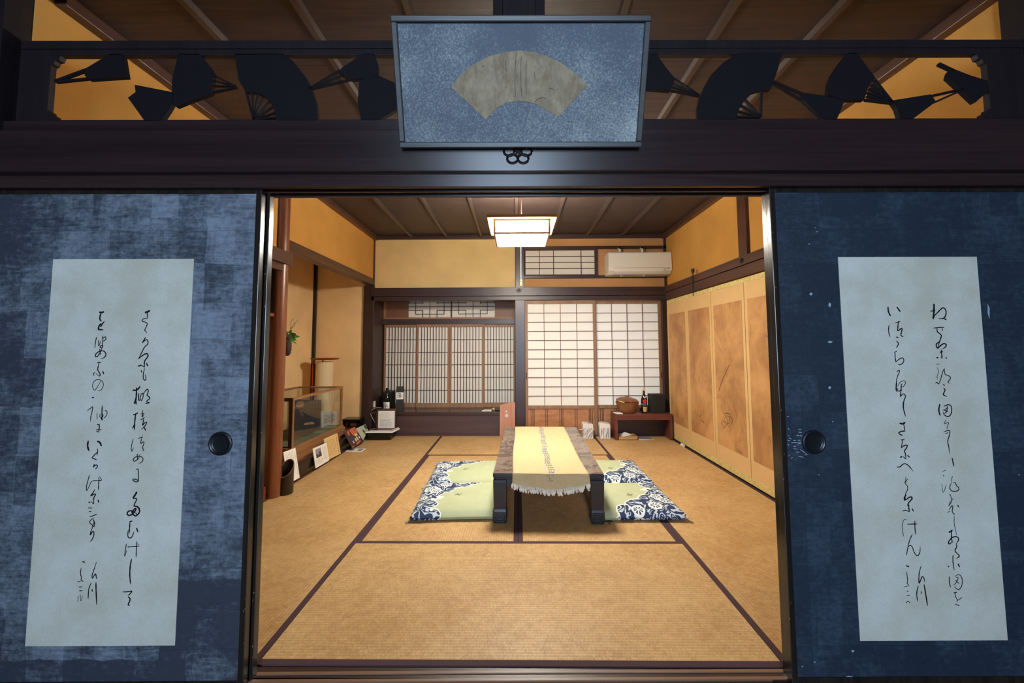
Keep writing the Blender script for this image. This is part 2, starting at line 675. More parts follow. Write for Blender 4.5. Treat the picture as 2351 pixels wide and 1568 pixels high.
# far wall
struct('wall_back', MB().box(-1.87, -0.02, YB, YB + 0.08, 1.905, ZC), SAND)
struct('wall_back_right', MB().box(0.1, XR, YB, YB + 0.08, 1.9, 2.023).box(0.1, XR, YB, YB + 0.08, 2.45, ZC), plaster('brown_plaster', S(196, 146, 96)))
struct('wall_back_board', MB().box(1.06, XR, YB + 0.01, YB + 0.08, 2.06, 2.42), BOARD)
struct('trim_13', MB().box(0.1, XR, YB - 0.02, YB + 0.02, 2.412, 2.45).box(0.1, XR, YB - 0.02, YB + 0.02, 2.023, 2.062).box(1.036, 1.062, YB - 0.018, YB + 0.02, 2.062, 2.412), DARK, bev=0.002)
struct('trim_14', MB().box(-0.022, 0.106, YB - 0.035, YB + 0.06, 0, 1.74).box(-0.017, 0.097, YB - 0.035, YB + 0.06, 1.9, ZC), DARKV, bev=0.004)   # middle post
struct('trim_15', MB().box(-2.0, -1.862, YB - 0.035, YB + 0.42, 0, 1.94).box(-1.905, -1.868, YB - 0.02, YB + 0.05, 1.9, ZC), DARKV, bev=0.004)       # corner post and side of the bay
struct('trim_16', MB().box(1.885, XR, YB - 0.03, YB + 0.05, 0, 1.74).box(1.93, XR, YB - 0.02, YB + 0.05, 1.9, ZC), DARKV)
struct('trim_17', MB().box(-1.9, XR - 0.03, YB - 0.05, YB + 0.02, 1.795, 1.906).box(-1.9, XR - 0.03, YB - 0.035, YB + 0.1, 1.74, 1.792), DARK, bev=0.003)
struct('trim_18', MB().box(0.106, 1.885, YB - 0.04, YB + 0.06, -0.05, 0.004), DARK)
# writing-desk bay behind the left half
YS = 4.2
struct('wall_bay', MB().box(-2.05, 0.08, YS + 0.05, YS + 0.12, 0, 2.1).box(-0.02, 0.1, YB + 0.06, YS + 0.1, 0, 2.1).box(-2.0, 0.1, YB + 0.1, YS + 0.1, 1.84, 1.92), DARK)
struct('trim_19', MB().box(-1.862, -0.022, YS - 0.03, YS + 0.03, 1.448, 1.52), DARK, bev=0.003)
struct('trim_20', MB().box(-1.862, -0.022, YB - 0.02, YS + 0.05, 0.272, 0.305), wood('desk_board', S(58, 40, 36), S(80, 56, 48), 0, 0.25, 10), bev=0.003)
struct('trim_21', MB().box(-1.862, -0.022, YB + 0.01, YB + 0.05, 0.02, 0.272).box(-1.862, -0.022, YB - 0.03, YB + 0.05, -0.05, 0.02), wood('desk_panel', S(66, 44, 40), S(84, 58, 52), 0, 0.4, 10))

# ---------------------------------------------------------------- partition between the rooms
_b = names()
struct('trim_22', MB().box(-2.02, 2.02, -0.15, -0.10, 1.772, 1.925), FRONTW, bev=0.005)                       # front beam
struct('trim_23', MB().box(-2.02, 2.02, -0.117, -0.094, 1.728, 1.79).box(-2.02, 2.02, -0.06, -0.052, 1.728, 1.76).box(-2.02, 2.02, -0.018, 0.0, 1.728, 1.80)
       .box(-2.02, 2.02, -0.094, -0.018, 1.748, 1.80), KAMOIW, bev=0.002)                                       # head track with two grooves
struct('trim_24', MB().box(-2.02, 2.02, -0.10, 0.0, 1.80, 1.985), FRONTW)
struct('trim_25', MB().box(-2.02, 2.02, -0.085, 0.0, 2.545, 2.6), POSTW)
struct('trim_26', MB().box(-0.055, 0.072, -0.085, 0.0, 1.95, 2.6), POSTW, bev=0.004)                         # hanging post
for n, (a, b) in ((27, (-2.03, -1.89)), (28, (1.945, 2.03))):
    struct('trim_%d' % n, MB().box(a - (0 if n == 28 else 0.4), b + (0.4 if n == 28 else 0), -0.125, 0.0, 1.72, 2.6), POSTW)
struct('trim_29', MB().box(-2.4, -1.962, -0.125, 0.0, -0.05, 1.78).box(1.925, 2.4, -0.125, 0.0, -0.05, 1.78), POSTW)
struct('trim_30', MB().box(-2.02, 2.02, -0.125, -0.018, -0.05, -0.012).box(-2.02, 2.02, -0.03, -0.018, -0.02, 0.0).box(-2.02, 2.02, -0.062, -0.050, -0.02, -0.001)
       .box(-2.02, 2.02, -0.125, -0.09, -0.02, 0.0), wood('sill_wood', S(104, 76, 58), S(146, 110, 84), 0, 0.4, 14, 0.03), bev=0.001)
turn_new(_b)
struct('trim_31', MB().box(-1.9, 1.93, -0.05, -0.0005, -0.05, -0.004), DARK)
# front room behind the viewer, with the window the daylight comes from
FW = plain('dim_front_room', S(70, 60, 54), 0.8, 0.2)
struct('wall_front_left', MB().box(-2.5, -2.4, -4.75, 0, 0, ZC), FW)
struct('wall_front_right', MB().box(2.4, 2.5, -4.75, 0, 0, ZC), FW)
struct('wall_front_back', MB().box(-2.4, -0.6, -4.75, -4.65, 0, ZC).box(0.6, 2.4, -4.75, -4.65, 0, ZC).box(-0.6, 0.6, -4.75, -4.65, 2.05, ZC).box(-0.6, 0.6, -4.75, -4.65, 0, 0.45), FW)
w1 = struct('window_1', MB().box(-0.6, -0.555, -4.7, -4.64, 0.45, 2.05).box(0.555, 0.6, -4.7, -4.64, 0.45, 2.05).box(-0.6, 0.6, -4.7, -4.64, 0.45, 0.5).box(-0.6, 0.6, -4.7, -4.64, 2.0, 2.05), DARK)
part('pane', MB().box(-0.56, 0.56, -4.675, -4.67, 0.49, 2.01), PAPERW, w1)

# ---------------------------------------------------------------- tatami mats
L2, HB = 0.955, 0.027


def mat_thing(x0, x1, y0, y1, along, label):
    t = thing('tatami_mat', label, 'mat', ((x0 + x1) / 2, (y0 + y1) / 2, -0.05), group='straw mats on the floor')
    g = 0.0012
    x0 += g; x1 -= g; y0 += g; y1 -= g
    if along == 'x':
        part('woven_cover', MB().box(x0, x1, y0 + HB, y1 - HB, -0.05, 0), TATX, t)
        for a, b in ((y0, y0 + HB), (y1 - HB, y1)):
            part('border_cloth', MB().box(x0, x1, a, b, -0.05, 0.0012), HERI, t)
    else:
        part('woven_cover', MB().box(x0 + HB, x1 - HB, y0, y1, -0.05, 0), TATY, t)
        for a, b in ((x0, x0 + HB), (x1 - HB, x1)):
            part('border_cloth', MB().box(a, b, y0, y1, -0.05, 0.0012), HERI, t)


mat_thing(-L2, L2, 0, L2, 'x', 'wide straw mat lying crosswise just inside the open doorway')
mat_thing(-L2, 0, L2, 3 * L2, 'y', 'straw mat under the left half of the low table and its cushions')
mat_thing(0, L2, L2, 3 * L2, 'y', 'straw mat under the right half of the low table and its cushions')
mat_thing(-L2, L2, 3 * L2, 4 * L2, 'x', 'straw mat lying crosswise behind the low table, along the back wall')
mat_thing(-2 * L2, -L2, 0, 2 * L2, 'y', 'straw mat by the doorway with a bamboo vase at its far corner')
mat_thing(-2 * L2, -L2, 2 * L2, 4 * L2, 'y', 'straw mat along the alcove where cards lean against the lacquered edge')
mat_thing(L2, 2 * L2, 0, 2 * L2, 'y', 'straw mat by the doorway along the near end of the folding screen')
mat_thing(L2, 2 * L2, 2 * L2, 4 * L2, 'y', 'straw mat under the red-brown bench by the folding screen')

# ---------------------------------------------------------------- sliding doors with calligraphy
_b = names()
YF = -0.088


def crom(pts, n=5):
    out = []
    P = [pts[0]] + pts + [pts[-1]]
    for i in range(1, len(P) - 2):
        a, b, c, d = P[i - 1], P[i], P[i + 1], P[i + 2]
        for k in range(n):
            u = k / n
            out.append(tuple(0.5 * ((2 * b[j]) + (-a[j] + c[j]) * u + (2 * a[j] - 5 * b[j] + 4 * c[j] - d[j]) * u * u + (-a[j] + 3 * b[j] - 3 * c[j] + d[j]) * u ** 3) for j in (0, 1)))
    out.append(tuple(pts[-1]))
    return out


def strokes(mb, ox, oy, sc, text, toplane, nrm, wmul=1.0):
    k = 0
    for line in text.strip().split(';'):
        line = line.strip()
        if not line:
            continue
        pts, w = line.split('w')
        pts = [tuple(float(c) for c in p.split(',')) for p in pts.split()]
        w = float(w)
        cp = crom(pts, 5 if len(pts) > 2 else 6)
        n = len(cp)
        P3, ws = [], []
        for i, (x, y) in enumerate(cp):
            P3.append(toplane(ox + x / sc, oy + y / sc) + Vector(nrm) * (0.00001 * (k % 9)))
            u = i / (n - 1)
            ta = min(1.0, 0.55 + u * 3.0, 0.4 + (1 - u) * 4.0)
            ws.append(w * 1.18 * wmul / sc * ta * (1 + 0.12 * math.sin(i * 1.7 + k)))
        mm = (toplane(ox + 1, oy) - toplane(ox, oy)).length          # metres per pixel here
        mb.ribbon(P3, [q * mm for q in ws], nrm)
        k += 1


INK_L = [
 (270, 700, 6.272, """392,110 430,100 465,80 w24; 425,110 428,150 430,195 w12; 430,198 395,190 365,205 352,228 365,240 400,248 425,270 415,310 395,350 392,370 412,385 415,410 w11;
 402,468 380,505 355,550 w13; 358,545 390,515 415,500 432,515 438,545 425,575 390,605 355,670 320,740 300,778 w12; 300,778 350,735 400,705 428,705 438,730 425,760 400,790 385,830 385,870 388,900 w15;
 295,872 315,880 335,862 w17; 335,862 360,880 385,895 w10; 415,835 435,885 w15; 338,940 350,978 w11; 390,910 375,970 368,1030 372,1065 390,1085 405,1075 408,1045 395,1000 w11;
 215,1225 260,1230 300,1205 325,1172 w19; 272,1190 270,1290 262,1380 268,1437 w17; 265,1330 250,1390 235,1425 w15; 305,1270 302,1340 312,1385 w13; 318,1380 330,1320 345,1280 365,1275 368,1310 355,1360 340,1380 335,1350 w10;
 360,1300 395,1245 425,1215 440,1230 438,1260 425,1300 460,1330 460,1350 430,1375 420,1395 460,1405 w12; 400,1418 440,1412 462,1400 w14"""),
 (270, 930, 6.272, """222,140 260,130 295,108 w15; 260,120 248,230 240,362 w15; 245,270 225,315 210,335 w13; 325,128 385,122 w8; 360,70 362,180 w9; 325,215 350,205 390,175 w9; 360,115 350,170 370,150 385,120 w7;
 375,180 370,235 360,290 385,260 415,245 410,275 375,320 340,352 w12; 380,310 405,370 w13; 225,480 205,560 195,630 205,665 230,610 w9; 295,480 365,460 w10; 355,435 340,500 335,555 365,530 380,545 365,590 360,620 378,650 345,662 w10;
 282,700 285,790 w10; 320,705 300,770 250,805 228,800 230,770 265,745 320,738 360,760 362,800 330,832 305,840 w10; 265,930 290,920 298,960 300,1060 302,1100 w11; 302,1100 260,1105 220,1080 235,1065 275,1075 305,1095 w12;
 278,1245 255,1290 218,1340 w21; 220,1345 265,1345 270,1370 245,1420 232,1455 w13; 232,1455 275,1460 305,1490 315,1520 w15"""),
 (260, 1160, 6.272, """300,10 350,20 378,60 372,110 330,150 300,145 270,105 290,70 320,45 325,65 300,100 265,135 225,145 200,125 215,90 260,80 310,105 355,135 w17; 230,240 275,225 w13; 240,240 235,320 230,410 w13;
 215,350 210,440 230,470 260,465 280,430 298,380 w12; 335,325 355,388 w15; 190,555 175,640 162,740 w10; 165,735 195,650 w7; 210,610 230,598 375,590 w11; 335,520 332,640 328,752 w11; 375,590 345,545 w6;
 265,770 245,870 238,1000 250,1140 w15; 135,1248 200,1245 265,1238 250,1265 212,1305 w13; 212,1315 240,1345 235,1385 215,1425 235,1450 w15"""),
 (180, 700, 6.272, """298,105 340,108 368,95 w21; 330,110 312,160 310,205 330,240 w17; 375,235 340,280 318,320 w15; 330,265 300,300 288,340 300,355 360,358 w19; 262,460 245,540 238,620 w10; 290,500 290,590 325,520 w9;
 350,440 345,600 w9; 345,500 370,465 395,465 390,500 360,520 345,505 w10; 340,550 350,600 330,620 310,600 335,585 352,610 w11; 305,630 318,720 w11; 340,620 310,690 270,745 245,740 250,710 290,675 350,660 390,690 392,730 360,765 320,772 w13;
 270,832 325,828 w12; 298,835 282,900 280,940 310,990 308,1022 285,1018 w12; 240,975 218,985 225,1020 w10; 285,1018 250,985 w7; 350,950 365,1000 w13; 325,1095 285,1160 250,1215 225,1225 205,1180 215,1115 260,1078 310,1080 350,1110 358,1160 335,1215 300,1238 275,1230 w8;
 195,1332 225,1336 w15"""),
 (170, 920, 6.272, """190,145 235,110 268,88 258,160 240,240 236,300 w10; 330,180 332,270 w8; 405,70 402,160 405,275 w13; 375,190 370,230 395,240 420,215 400,190 375,190 w8; 440,135 470,150 475,185 455,225 425,255 w9; 385,230 400,275 415,270 w11;
 330,350 360,340 362,390 355,455 w13; 315,420 350,410 395,418 w8; 320,430 350,455 w10; 205,575 195,650 215,725 w20; 330,582 370,600 395,655 w20; 335,690 340,730 330,790 w10; 345,735 320,755 285,790 262,822 300,840 330,852 w12; 320,750 345,745 w8;
 290,915 280,960 w13; 280,960 310,925 335,935 330,960 305,985 w12; 222,1065 200,1150 178,1240 180,1300 w10; 180,1300 210,1250 240,1180 265,1155 w8; 265,1155 400,1145 w11; 400,1145 365,1095 355,1130 w7; 360,1120 355,1200 348,1285 w11;
 300,1275 270,1330 240,1370 290,1345 310,1350 285,1400 285,1490 w13; 285,1490 245,1450 w8; 208,1470 235,1455 w13; 345,1425 355,1470 w13"""),
 (160, 1150, 6.272, """265,100 325,103 w9; 275,155 315,155 w9; 285,228 340,212 395,188 w11; 350,240 300,280 290,315 325,345 350,370 360,320 340,260 w10; 340,260 350,320 325,370 330,380 w10; 330,380 305,440 298,490 330,440 348,450 345,500 320,560 290,588 w12;
 182,872 218,885 w14; 165,965 155,1040 168,1100 165,1140 200,1162 w10; 105,1168 160,1155 w7; 130,1240 180,1238 w8; 135,1295 185,1293 w9; 125,1365 115,1450 w7; 150,1340 160,1440 185,1360 w6;
 385,880 350,990 322,1075 330,1112 360,1060 375,1055 385,1110 400,1115 w11; 310,1180 275,1270 265,1415 w11; 322,1265 325,1310 w10; 378,1170 380,1300 390,1495 w14"""),
]
INK_R = [
 (2110, 690, 6.272, """215,45 215,150 205,270 w22; 165,155 235,140 w13; 190,250 260,180 320,120 355,105 385,140 388,190 370,240 330,262 280,255 w14; 350,250 395,280 w15; 205,398 280,388 365,384 w11; 260,395 265,450 310,485 320,520 295,590 270,680 w13;
 335,400 340,435 w9; 295,590 255,620 250,655 270,685 320,640 360,620 390,635 380,670 340,695 w15; 300,745 345,735 w13; 320,705 325,770 335,835 w13; 250,820 280,825 w15; 330,790 320,830 w9; 385,820 400,835 w15; 250,918 298,910 w8;
 260,960 280,1020 262,1090 265,1140 w6; 238,1195 255,1175 280,1200 310,1140 340,1030 365,975 w9; 365,975 375,1060 430,1085 455,1115 425,1160 420,1180 445,1195 w10; 345,1205 372,1225 w11; 350,1260 375,1285 355,1335 350,1355 400,1385 w13"""),
 (2130, 910, 6.272, """175,110 160,200 180,278 w17; 215,200 250,190 280,160 275,130 w8; 230,150 260,130 310,120 340,150 345,210 325,270 285,290 240,265 215,215 w12; 240,195 290,225 w13; 285,150 270,220 230,250 w10; 265,335 240,395 300,375 280,440 275,470 w7;
 228,515 290,490 318,500 312,560 290,640 305,740 318,828 w11; 290,510 275,535 250,530 w8; 350,885 378,1010 w13; 210,1083 265,1060 w6; 220,1143 235,1145 w11; 355,1145 340,1230 w7; 345,1240 320,1290 325,1340 360,1365 430,1360 448,1320 415,1285 395,1240 360,1245 w10;
 200,1255 225,1385 270,1260 w6; 310,1415 335,1420 w8; 325,1420 345,1500 315,1565 w8; 345,1500 370,1465 w6"""),
 (2140, 1150, 6.272, """265,0 240,80 w8; 245,130 285,70 298,90 290,150 315,190 325,180 w10; 220,165 260,150 w7; 365,55 388,95 w11; 320,210 320,330 355,500 w7; 240,455 295,420 w17; 280,430 280,530 292,600 w13; 292,590 250,620 235,600 265,550 320,515 370,525 380,565 345,620 w13;
 345,620 355,660 330,720 385,780 390,800 350,830 w12; 230,942 245,948 w17; 305,775 300,860 318,1000 w11; 375,905 395,952 w15; 248,1090 250,1170 265,1245 w11; 330,1090 375,1060 420,1090 435,1160 420,1240 380,1275 340,1255 325,1220 w9; 345,1100 375,1110 350,1170 310,1215 w8;
 335,1140 390,1190 w10; 310,1325 360,1315 w11; 330,1320 335,1370 365,1430 355,1450 w9; 430,1390 375,1430 w8; 335,1485 395,1510 w10"""),
 (2020, 690, 6.272, """118,90 125,160 155,225 w17; 245,90 295,162 w17; 135,350 125,430 148,528 w11; 220,325 295,300 w10; 270,290 262,360 260,435 310,400 320,420 305,480 312,510 340,522 w13; 235,525 270,535 w13; 235,580 265,610 260,645 235,680 w11; 205,745 250,730 w8;
 218,740 220,810 232,890 w11; 232,885 270,850 320,825 345,850 335,895 290,925 260,915 w11; 240,1030 270,1005 285,1020 255,1090 240,1160 245,1200 w10; 240,1170 235,1270 245,1310 w15; 245,1310 260,1290 250,1265 230,1285 w9; 255,1240 290,1180 345,1155 370,1180 350,1225 320,1245 305,1215 330,1195 w8;
 310,1200 305,1290 295,1390 w12; 265,1310 325,1285 w11; 295,1390 330,1345 360,1355 368,1390 345,1450 345,1560 w11"""),
 (2030, 900, 6.272, """300,80 275,170 280,250 310,355 w13; 222,448 265,458 305,435 w20; 280,460 300,560 w11; 305,562 255,565 212,585 230,610 270,625 w14; 240,690 295,685 w11; 265,690 255,760 245,810 w10; 245,805 285,775 330,765 325,800 295,845 305,890 315,965 w13;
 232,945 260,925 w15; 275,930 310,965 w10; 335,910 368,942 w13; 180,1080 230,1075 270,1040 310,1035 360,1070 415,1140 w12; 315,1215 310,1290 330,1300 w7; 345,1255 315,1275 300,1310 335,1355 335,1410 310,1460 300,1500 w9; 315,1480 290,1530 300,1565 w17; 310,1560 360,1515 400,1520 400,1555 w13"""),
 (2040, 1140, 6.027, """225,10 230,50 w17; 240,45 290,10 325,10 310,50 275,90 270,120 w13; 255,115 290,125 w15; 275,110 288,217 w13; 195,200 235,190 285,210 w10; 325,165 348,207 w13; 215,315 190,390 195,480 210,555 w7; 215,315 255,320 w5; 260,383 400,378 w12; 365,335 365,420 375,527 w11;
 330,520 290,610 265,720 248,815 w10; 270,700 300,675 330,700 350,760 385,812 415,810 435,760 438,690 w10; 245,955 285,972 w14; 250,1040 265,1160 260,1200 290,1245 w9; 215,1250 265,1242 w6; 250,1308 280,1310 w8; 250,1368 300,1365 w8; 240,1470 270,1450 300,1475 w8;
 450,960 425,1060 420,1180 430,1190 465,1110 490,1130 500,1185 w11; 412,1235 390,1340 402,1450 w11; 450,1310 460,1350 w10; 492,1215 515,1350 540,1512 w14"""),
]


def fusuma(x0, x1, yf, label, paper, inner, sheet=None, ink=None, pull=None):
    th = 0.025
    t = thing('sliding_door', label, 'sliding door', ((x0 + x1) / 2, yf + th / 2, -0.008), group='indigo sliding doors between the rooms')
    fw = 0.02
    z0, z1 = -0.008, 1.737
    xi = x1 if inner > 0 else x0
    fr = MB()
    fr.box(x0, x0 + fw, yf - 0.003, yf + th, z0, z1).box(x1 - fw, x1, yf - 0.003, yf + th, z0, z1)
    fr.box(x0 + fw, x1 - fw, yf - 0.003, yf + th, z0, 0.024).box(x0 + fw, x1 - fw, yf - 0.003, yf + th, z1 - 0.024, z1)
    part('frame', fr, BLACKW, t, bev=0.0015)
    part('paper_panel', MB().box(x0 + fw, x1 - fw, yf, yf + th - 0.003, 0.024, z1 - 0.024), paper, t)
    # chipped paint on the inner stile
    ch = MB()
    rr = random.Random(int(abs(x0 * 1000)) + int(yf * -1000))
    for _ in range(8):
        z = rr.choice([rr.uniform(0.02, 0.35), rr.uniform(0.6, 0.95), rr.uniform(1.3, 1.6)])
        w, h = rr.uniform(0.001, 0.0028), rr.uniform(0.002, 0.009)
        xa = xi - inner * rr.uniform(0.001, 0.009)
        ch.prism([(xa - w / 2, yf - 0.0032, z), (xa, yf - 0.0032, z + h / 2), (xa + w / 2, yf - 0.0032, z + h * 0.1), (xa + w * 0.2, yf - 0.0032, z - h / 2)], (0, 0.001, 0))
    part('paint_chips', ch, plain('chip_grey', S(150, 144, 136), 0.7) if 'chip_grey' not in bpy.data.materials else bpy.data.materials['chip_grey'], t, label='pale chips in the black edge')
    if sheet:
        a, b, c, d = sheet
        s = part('calligraphy_sheet', MB().box(a, b, yf - 0.0012, yf, c, d), SHEET, t)
        mb = MB()
        for ox, oy, sc, tx in ink:
            strokes(mb, ox, oy, sc, tx, lambda x, y: atf(x, y, 1, yf - 0.0015), (0, -1, 0))
        part('ink_writing', mb, INK, s)
    if pull:
        px, pz = pull
        M = Matrix.Rotation(PI / 2, 3, 'X')
        p = MB().lathe([(0.0, 0.0008), (0.027, 0.001), (0.030, 0.0018), (0.031, 0.003), (0.036, 0.0055), (0.041, 0.004), (0.042, 0.0)], (px, yf, pz), 40, M)
        part('finger_pull', p, plain('pull_metal', (0.012, 0.014, 0.018), 0.32, 0.6, 0.3) if 'pull_metal' not in bpy.data.materials else bpy.data.materials['pull_metal'], t, smooth=True)
    return t


fusuma(-1.96, -0.938, YF, 'worn indigo sliding door with a calligraphy sheet, to the left of the doorway', FUS_L, 1, (-1.684, -1.175, 0.139, 1.472), INK_L, (-1.05, 0.814))
fr = fusuma(0.926, 1.92, YF, 'smooth dark blue sliding door with a calligraphy sheet, to the right of the doorway', FUS_R, -1, (1.166, 1.6735, 0.1405, 1.4715), INK_R, (1.043, 0.81))
fusuma(-1.96, -0.929, YF + 0.038, 'black door edge showing behind the worn indigo door', FUS_L, 1)
fusuma(0.9355, 1.92, YF + 0.038, 'black door edge showing behind the smooth dark blue door', FUS_R, -1)
# scuffed varnish flakes beside the right pull
mb = MB()
for l in """155,240 195,240;180,490 205,530;355,650 480,640;360,630 470,660;195,690 250,720;170,745 220,755;285,745 350,750;385,745 440,745;240,795 400,790;400,795 455,785;390,815 455,820;170,820 200,855;290,870 355,868;300,880 330,885;370,840 400,850;
285,920 380,935;430,935 560,1030;530,1055 595,1050;390,1080 510,1105;195,1065 215,1075;240,1130 275,1105;345,990 420,1005;390,570 470,585;400,515 460,512;180,640 205,650""".replace('\n', '').split(';'):
    a, b = [tuple(float(c) for c in p.split(',')) for p in l.split()]
    P3 = [atf(1790 + x / 9.22, 930 + y / 9.22, 1, YF - 0.0006) for x, y in (a, ((a[0] + b[0]) / 2, (a[1] + b[1]) / 2), b)]
    mb.ribbon(P3, [0.0012, 0.0026, 0.001], (0, -1, 0))
for x, y, w, h in ((1876, 532, 7, 2), (1872, 523, 6, 1.5), (1862, 675, 9, 8), (1905, 700, 8, 13), (1906, 785, 14, 6), (1858, 560, 6, 3), (1905, 890, 8, 9), (1950, 1554, 18, 5), (1842, 1530, 3, 4), (1871, 1520, 3, 5), (2270, 715, 6, 40), (1912, 968, 4, 3), (1880, 1090, 3, 3), (2340, 1090, 5, 3), (1958, 1495, 8, 6)):
    p = atf(x, y, 1, YF - 0.0005)
    mb.prism([p + Vector((-w, 0, -h * 0.3)) * 0.0007, p + Vector((w * 0.2, 0, -h)) * 0.0007, p + Vector((w, 0, h * 0.4)) * 0.0007, p + Vector((-w * 0.3, 0, h)) * 0.0007], (0, 0.0004, 0))
part('scuff_marks', mb, plain('pale_scuff', S(150, 166, 182), 0.5, 0.5), fr, label='pale scuffs around the pull')

# ---------------------------------------------------------------- carved transom panels with fans
YT = -0.066
TD = 0.022
FANW = plain('dark_carved_board', S(24, 20, 24), 0.7, 0.15, var=0.15, scale=40)


def tp(x, y, side):
    return atf(x / 2.5554, y / 2.5554, 1, YT) if side < 0 else atf(1440 + x / 2.5807, y / 2.5807, 1, YT)


def transom(side, xa, xb, label, fans):
    zb, zt = 2.008, 2.263
    x0, x1 = min(xa, xb), max(xa, xb)
    t = thing('transom_panel', label, 'transom', ((x0 + x1) / 2, YT + TD / 2, 1.985), group='carved transom panels over the doorway')
    fm = MB()
    fm.box(x0, x1, YT, YT + TD, 1.985, zb).box(x0, x1, YT, YT + TD, zt, 2.287).box(x0, x1, YT - 0.002, YT + TD + 0.002, 2.288, 2.32)
    ow = 0.117 if side < 0 else 0.147
    out, inn = (x0, x1) if side < 0 else (x1, x0)
    s = side
    fm.box(min(out, out - s * ow), max(out, out - s * ow), YT, YT + TD, zb, zt)
    fm.box(min(inn, inn + s * 0.036), max(inn, inn + s * 0.036), YT, YT + TD, zb, 2.545)
    for z, d in ((zt, -1), (zb, 1)):                                       # notched corners of the opening
        e = out - s * ow
        fm.prism([(e, YT, z), (e - s * 0.035, YT, z), (e - s * 0.030, YT, z + d * 0.018), (e - s * 0.016, YT, z + d * 0.020), (e - s * 0.012, YT, z + d * 0.034), (e, YT, z + d * 0.040)], (0, TD, 0))
    part('frame', fm, POSTW, t, bev=0.001)
    for blade, ribs in fans:
        b = MB()
        if blade:
            pts = [tuple(float(c) for c in p.split(',')) for p in blade.split()]
            q = []
            for x, y in pts:
                v = tp(x, y, side)
                if y < 332:
                    v.z = zt + 0.006
                if y > 699:
                    v.z = zb - 0.006
                q.append(v)
            b.prism(q, (0, TD * 0.8, 0))
        for r in ribs.split(';'):
            if r.strip():
                p, q2, w = r.split()
                b.bar(tp(*map(float, p.split(',')), side), tp(*map(float, q2.split(',')), side), float(w) * 0.00066, (0, TD * 0.5, 0))
        part('carved_fan', b, FANW, t)
    return t


transom(-1, -1.89, -0.055, 'dark transom over the worn door with a half-closed fan at its outer corner', [
    ('500,402 645,322 720,322 742,450 515,465 495,440', '318,474 505,405 14;322,478 510,458 11'),
    ('750,573 795,540 790,497 1012,540 1018,592 992,640 945,705 850,705', ''),
    ('1008,470 1045,330 1165,330 1215,370 1252,425 1238,548 1130,585 1030,625 1012,600', '1235,430 1385,505 7;1238,465 1385,505 5;1240,500 1385,505 5;1235,540 1385,508 7'),
    ('1375,330 1660,325 1720,360 1785,440 1830,525 1855,600 1865,705 1625,705 1608,640 1580,590 1535,555 1490,540 1440,540 1400,470',
     '1485,700 1440,540 9;1485,700 1475,540 6;1485,700 1510,545 6;1485,700 1545,560 6;1485,700 1578,590 6;1485,700 1600,620 6;1485,700 1620,655 6;1485,700 1630,685 8'),
    ('1985,430 2005,398 2130,325 2195,325 2218,380 2218,450 2060,465', '1815,515 1990,410 9;1815,517 2000,440 6;1815,519 2055,462 9'),
    ('2098,600 2108,470 2210,438 2325,490 2420,540 2360,620 2215,705 2120,705', ''),
    ('2440,705 2440,600 2520,470 2640,420 2760,470 2800,600 2800,705', '')])
transom(1, 0.072, 1.945, 'dark transom over the smooth blue door with a tilted fan at its outer corner', [
    ('-420,705 -400,560 -300,440 -160,400 -60,470 0,600 0,705', ''),
    ('20,330 170,325 230,400 285,465 255,535 100,525 20,525', '285,465 430,562 8;275,490 430,562 5;265,510 430,562 5;258,532 430,566 8'),
    ('660,325 920,325 890,420 850,530 800,532 745,545 710,575 690,600 660,655 645,705 415,705 418,640 432,575 460,510 500,440 570,370',
     '795,690 800,535 8;795,690 700,585 7;795,690 675,620 6;795,690 655,655 6;795,690 645,690 8'),
    ('1035,580 1045,548 1180,568 1285,592 1272,640 1240,705 1172,705', '870,480 1045,555 10;872,492 1035,588 8'),
    ('1188,562 1195,490 1215,440 1262,370 1310,325 1362,330 1472,462 1440,500 1422,530 1405,592 1290,592', '1575,605 1470,470 14;1575,605 1452,495 7;1575,605 1440,520 7;1575,605 1430,545 7;1575,605 1425,565 7;1575,607 1415,588 12'),
    ('1568,595 1800,558 1830,602 1685,705 1620,705 1600,640', '1808,565 1990,525 10;1828,602 1990,530 9'),
    ('1912,420 1928,405 2030,445 2135,478 2140,540 2062,608 1980,530 1900,458', '1850,375 1935,415 16')])

# ---------------------------------------------------------------- the framed fan picture leaning out over the doorway
pa, pb = atf(921, 341, 1, -0.166), atf(1469, 341, 1, -0.166)
pc = atf(1196, 40, 1, -0.30)
PW = (pb.x - pa.x)
px0 = (pa.x + pb.x) / 2
zb = pa.z
zt = pc.z
org = Vector((px0, -0.166, zb))
upv = Vector((0, -0.30 + 0.166, zt - zb))
PH = upv.length
upv.normalize()
nv = Vector((1, 0, 0)).cross(upv)            # towards the viewer
rx = Vector((1, 0, 0))
pic = thing('framed_picture', 'framed grey picture of a folding fan leaning out over the doorway', 'picture', org)
fm = MB()
fw = 0.019
o = org - rx * PW / 2
fm.obox(o, rx * PW, upv * fw, nv * 0.022).obox(o + upv * (PH - fw), rx * PW, upv * fw, nv * 0.022)
fm.obox(o + upv * fw, rx * fw, upv * (PH - 2 * fw), nv * 0.022).obox(o + upv * fw + rx * (PW - fw), rx * fw, upv * (PH - 2 * fw), nv * 0.022)
part('frame', fm, wood('grey_picture_frame', S(44, 41, 42), S(64, 60, 62), 0, 0.4, 20), pic, bev=0.003)
part('backing_paper', MB().obox(o + upv * fw * 0.8 + rx * fw * 0.8, rx * (PW - 1.6 * fw), upv * (PH - 1.6 * fw), nv * 0.010), picture_mat(), pic)
p0 = org + nv * 0.0115
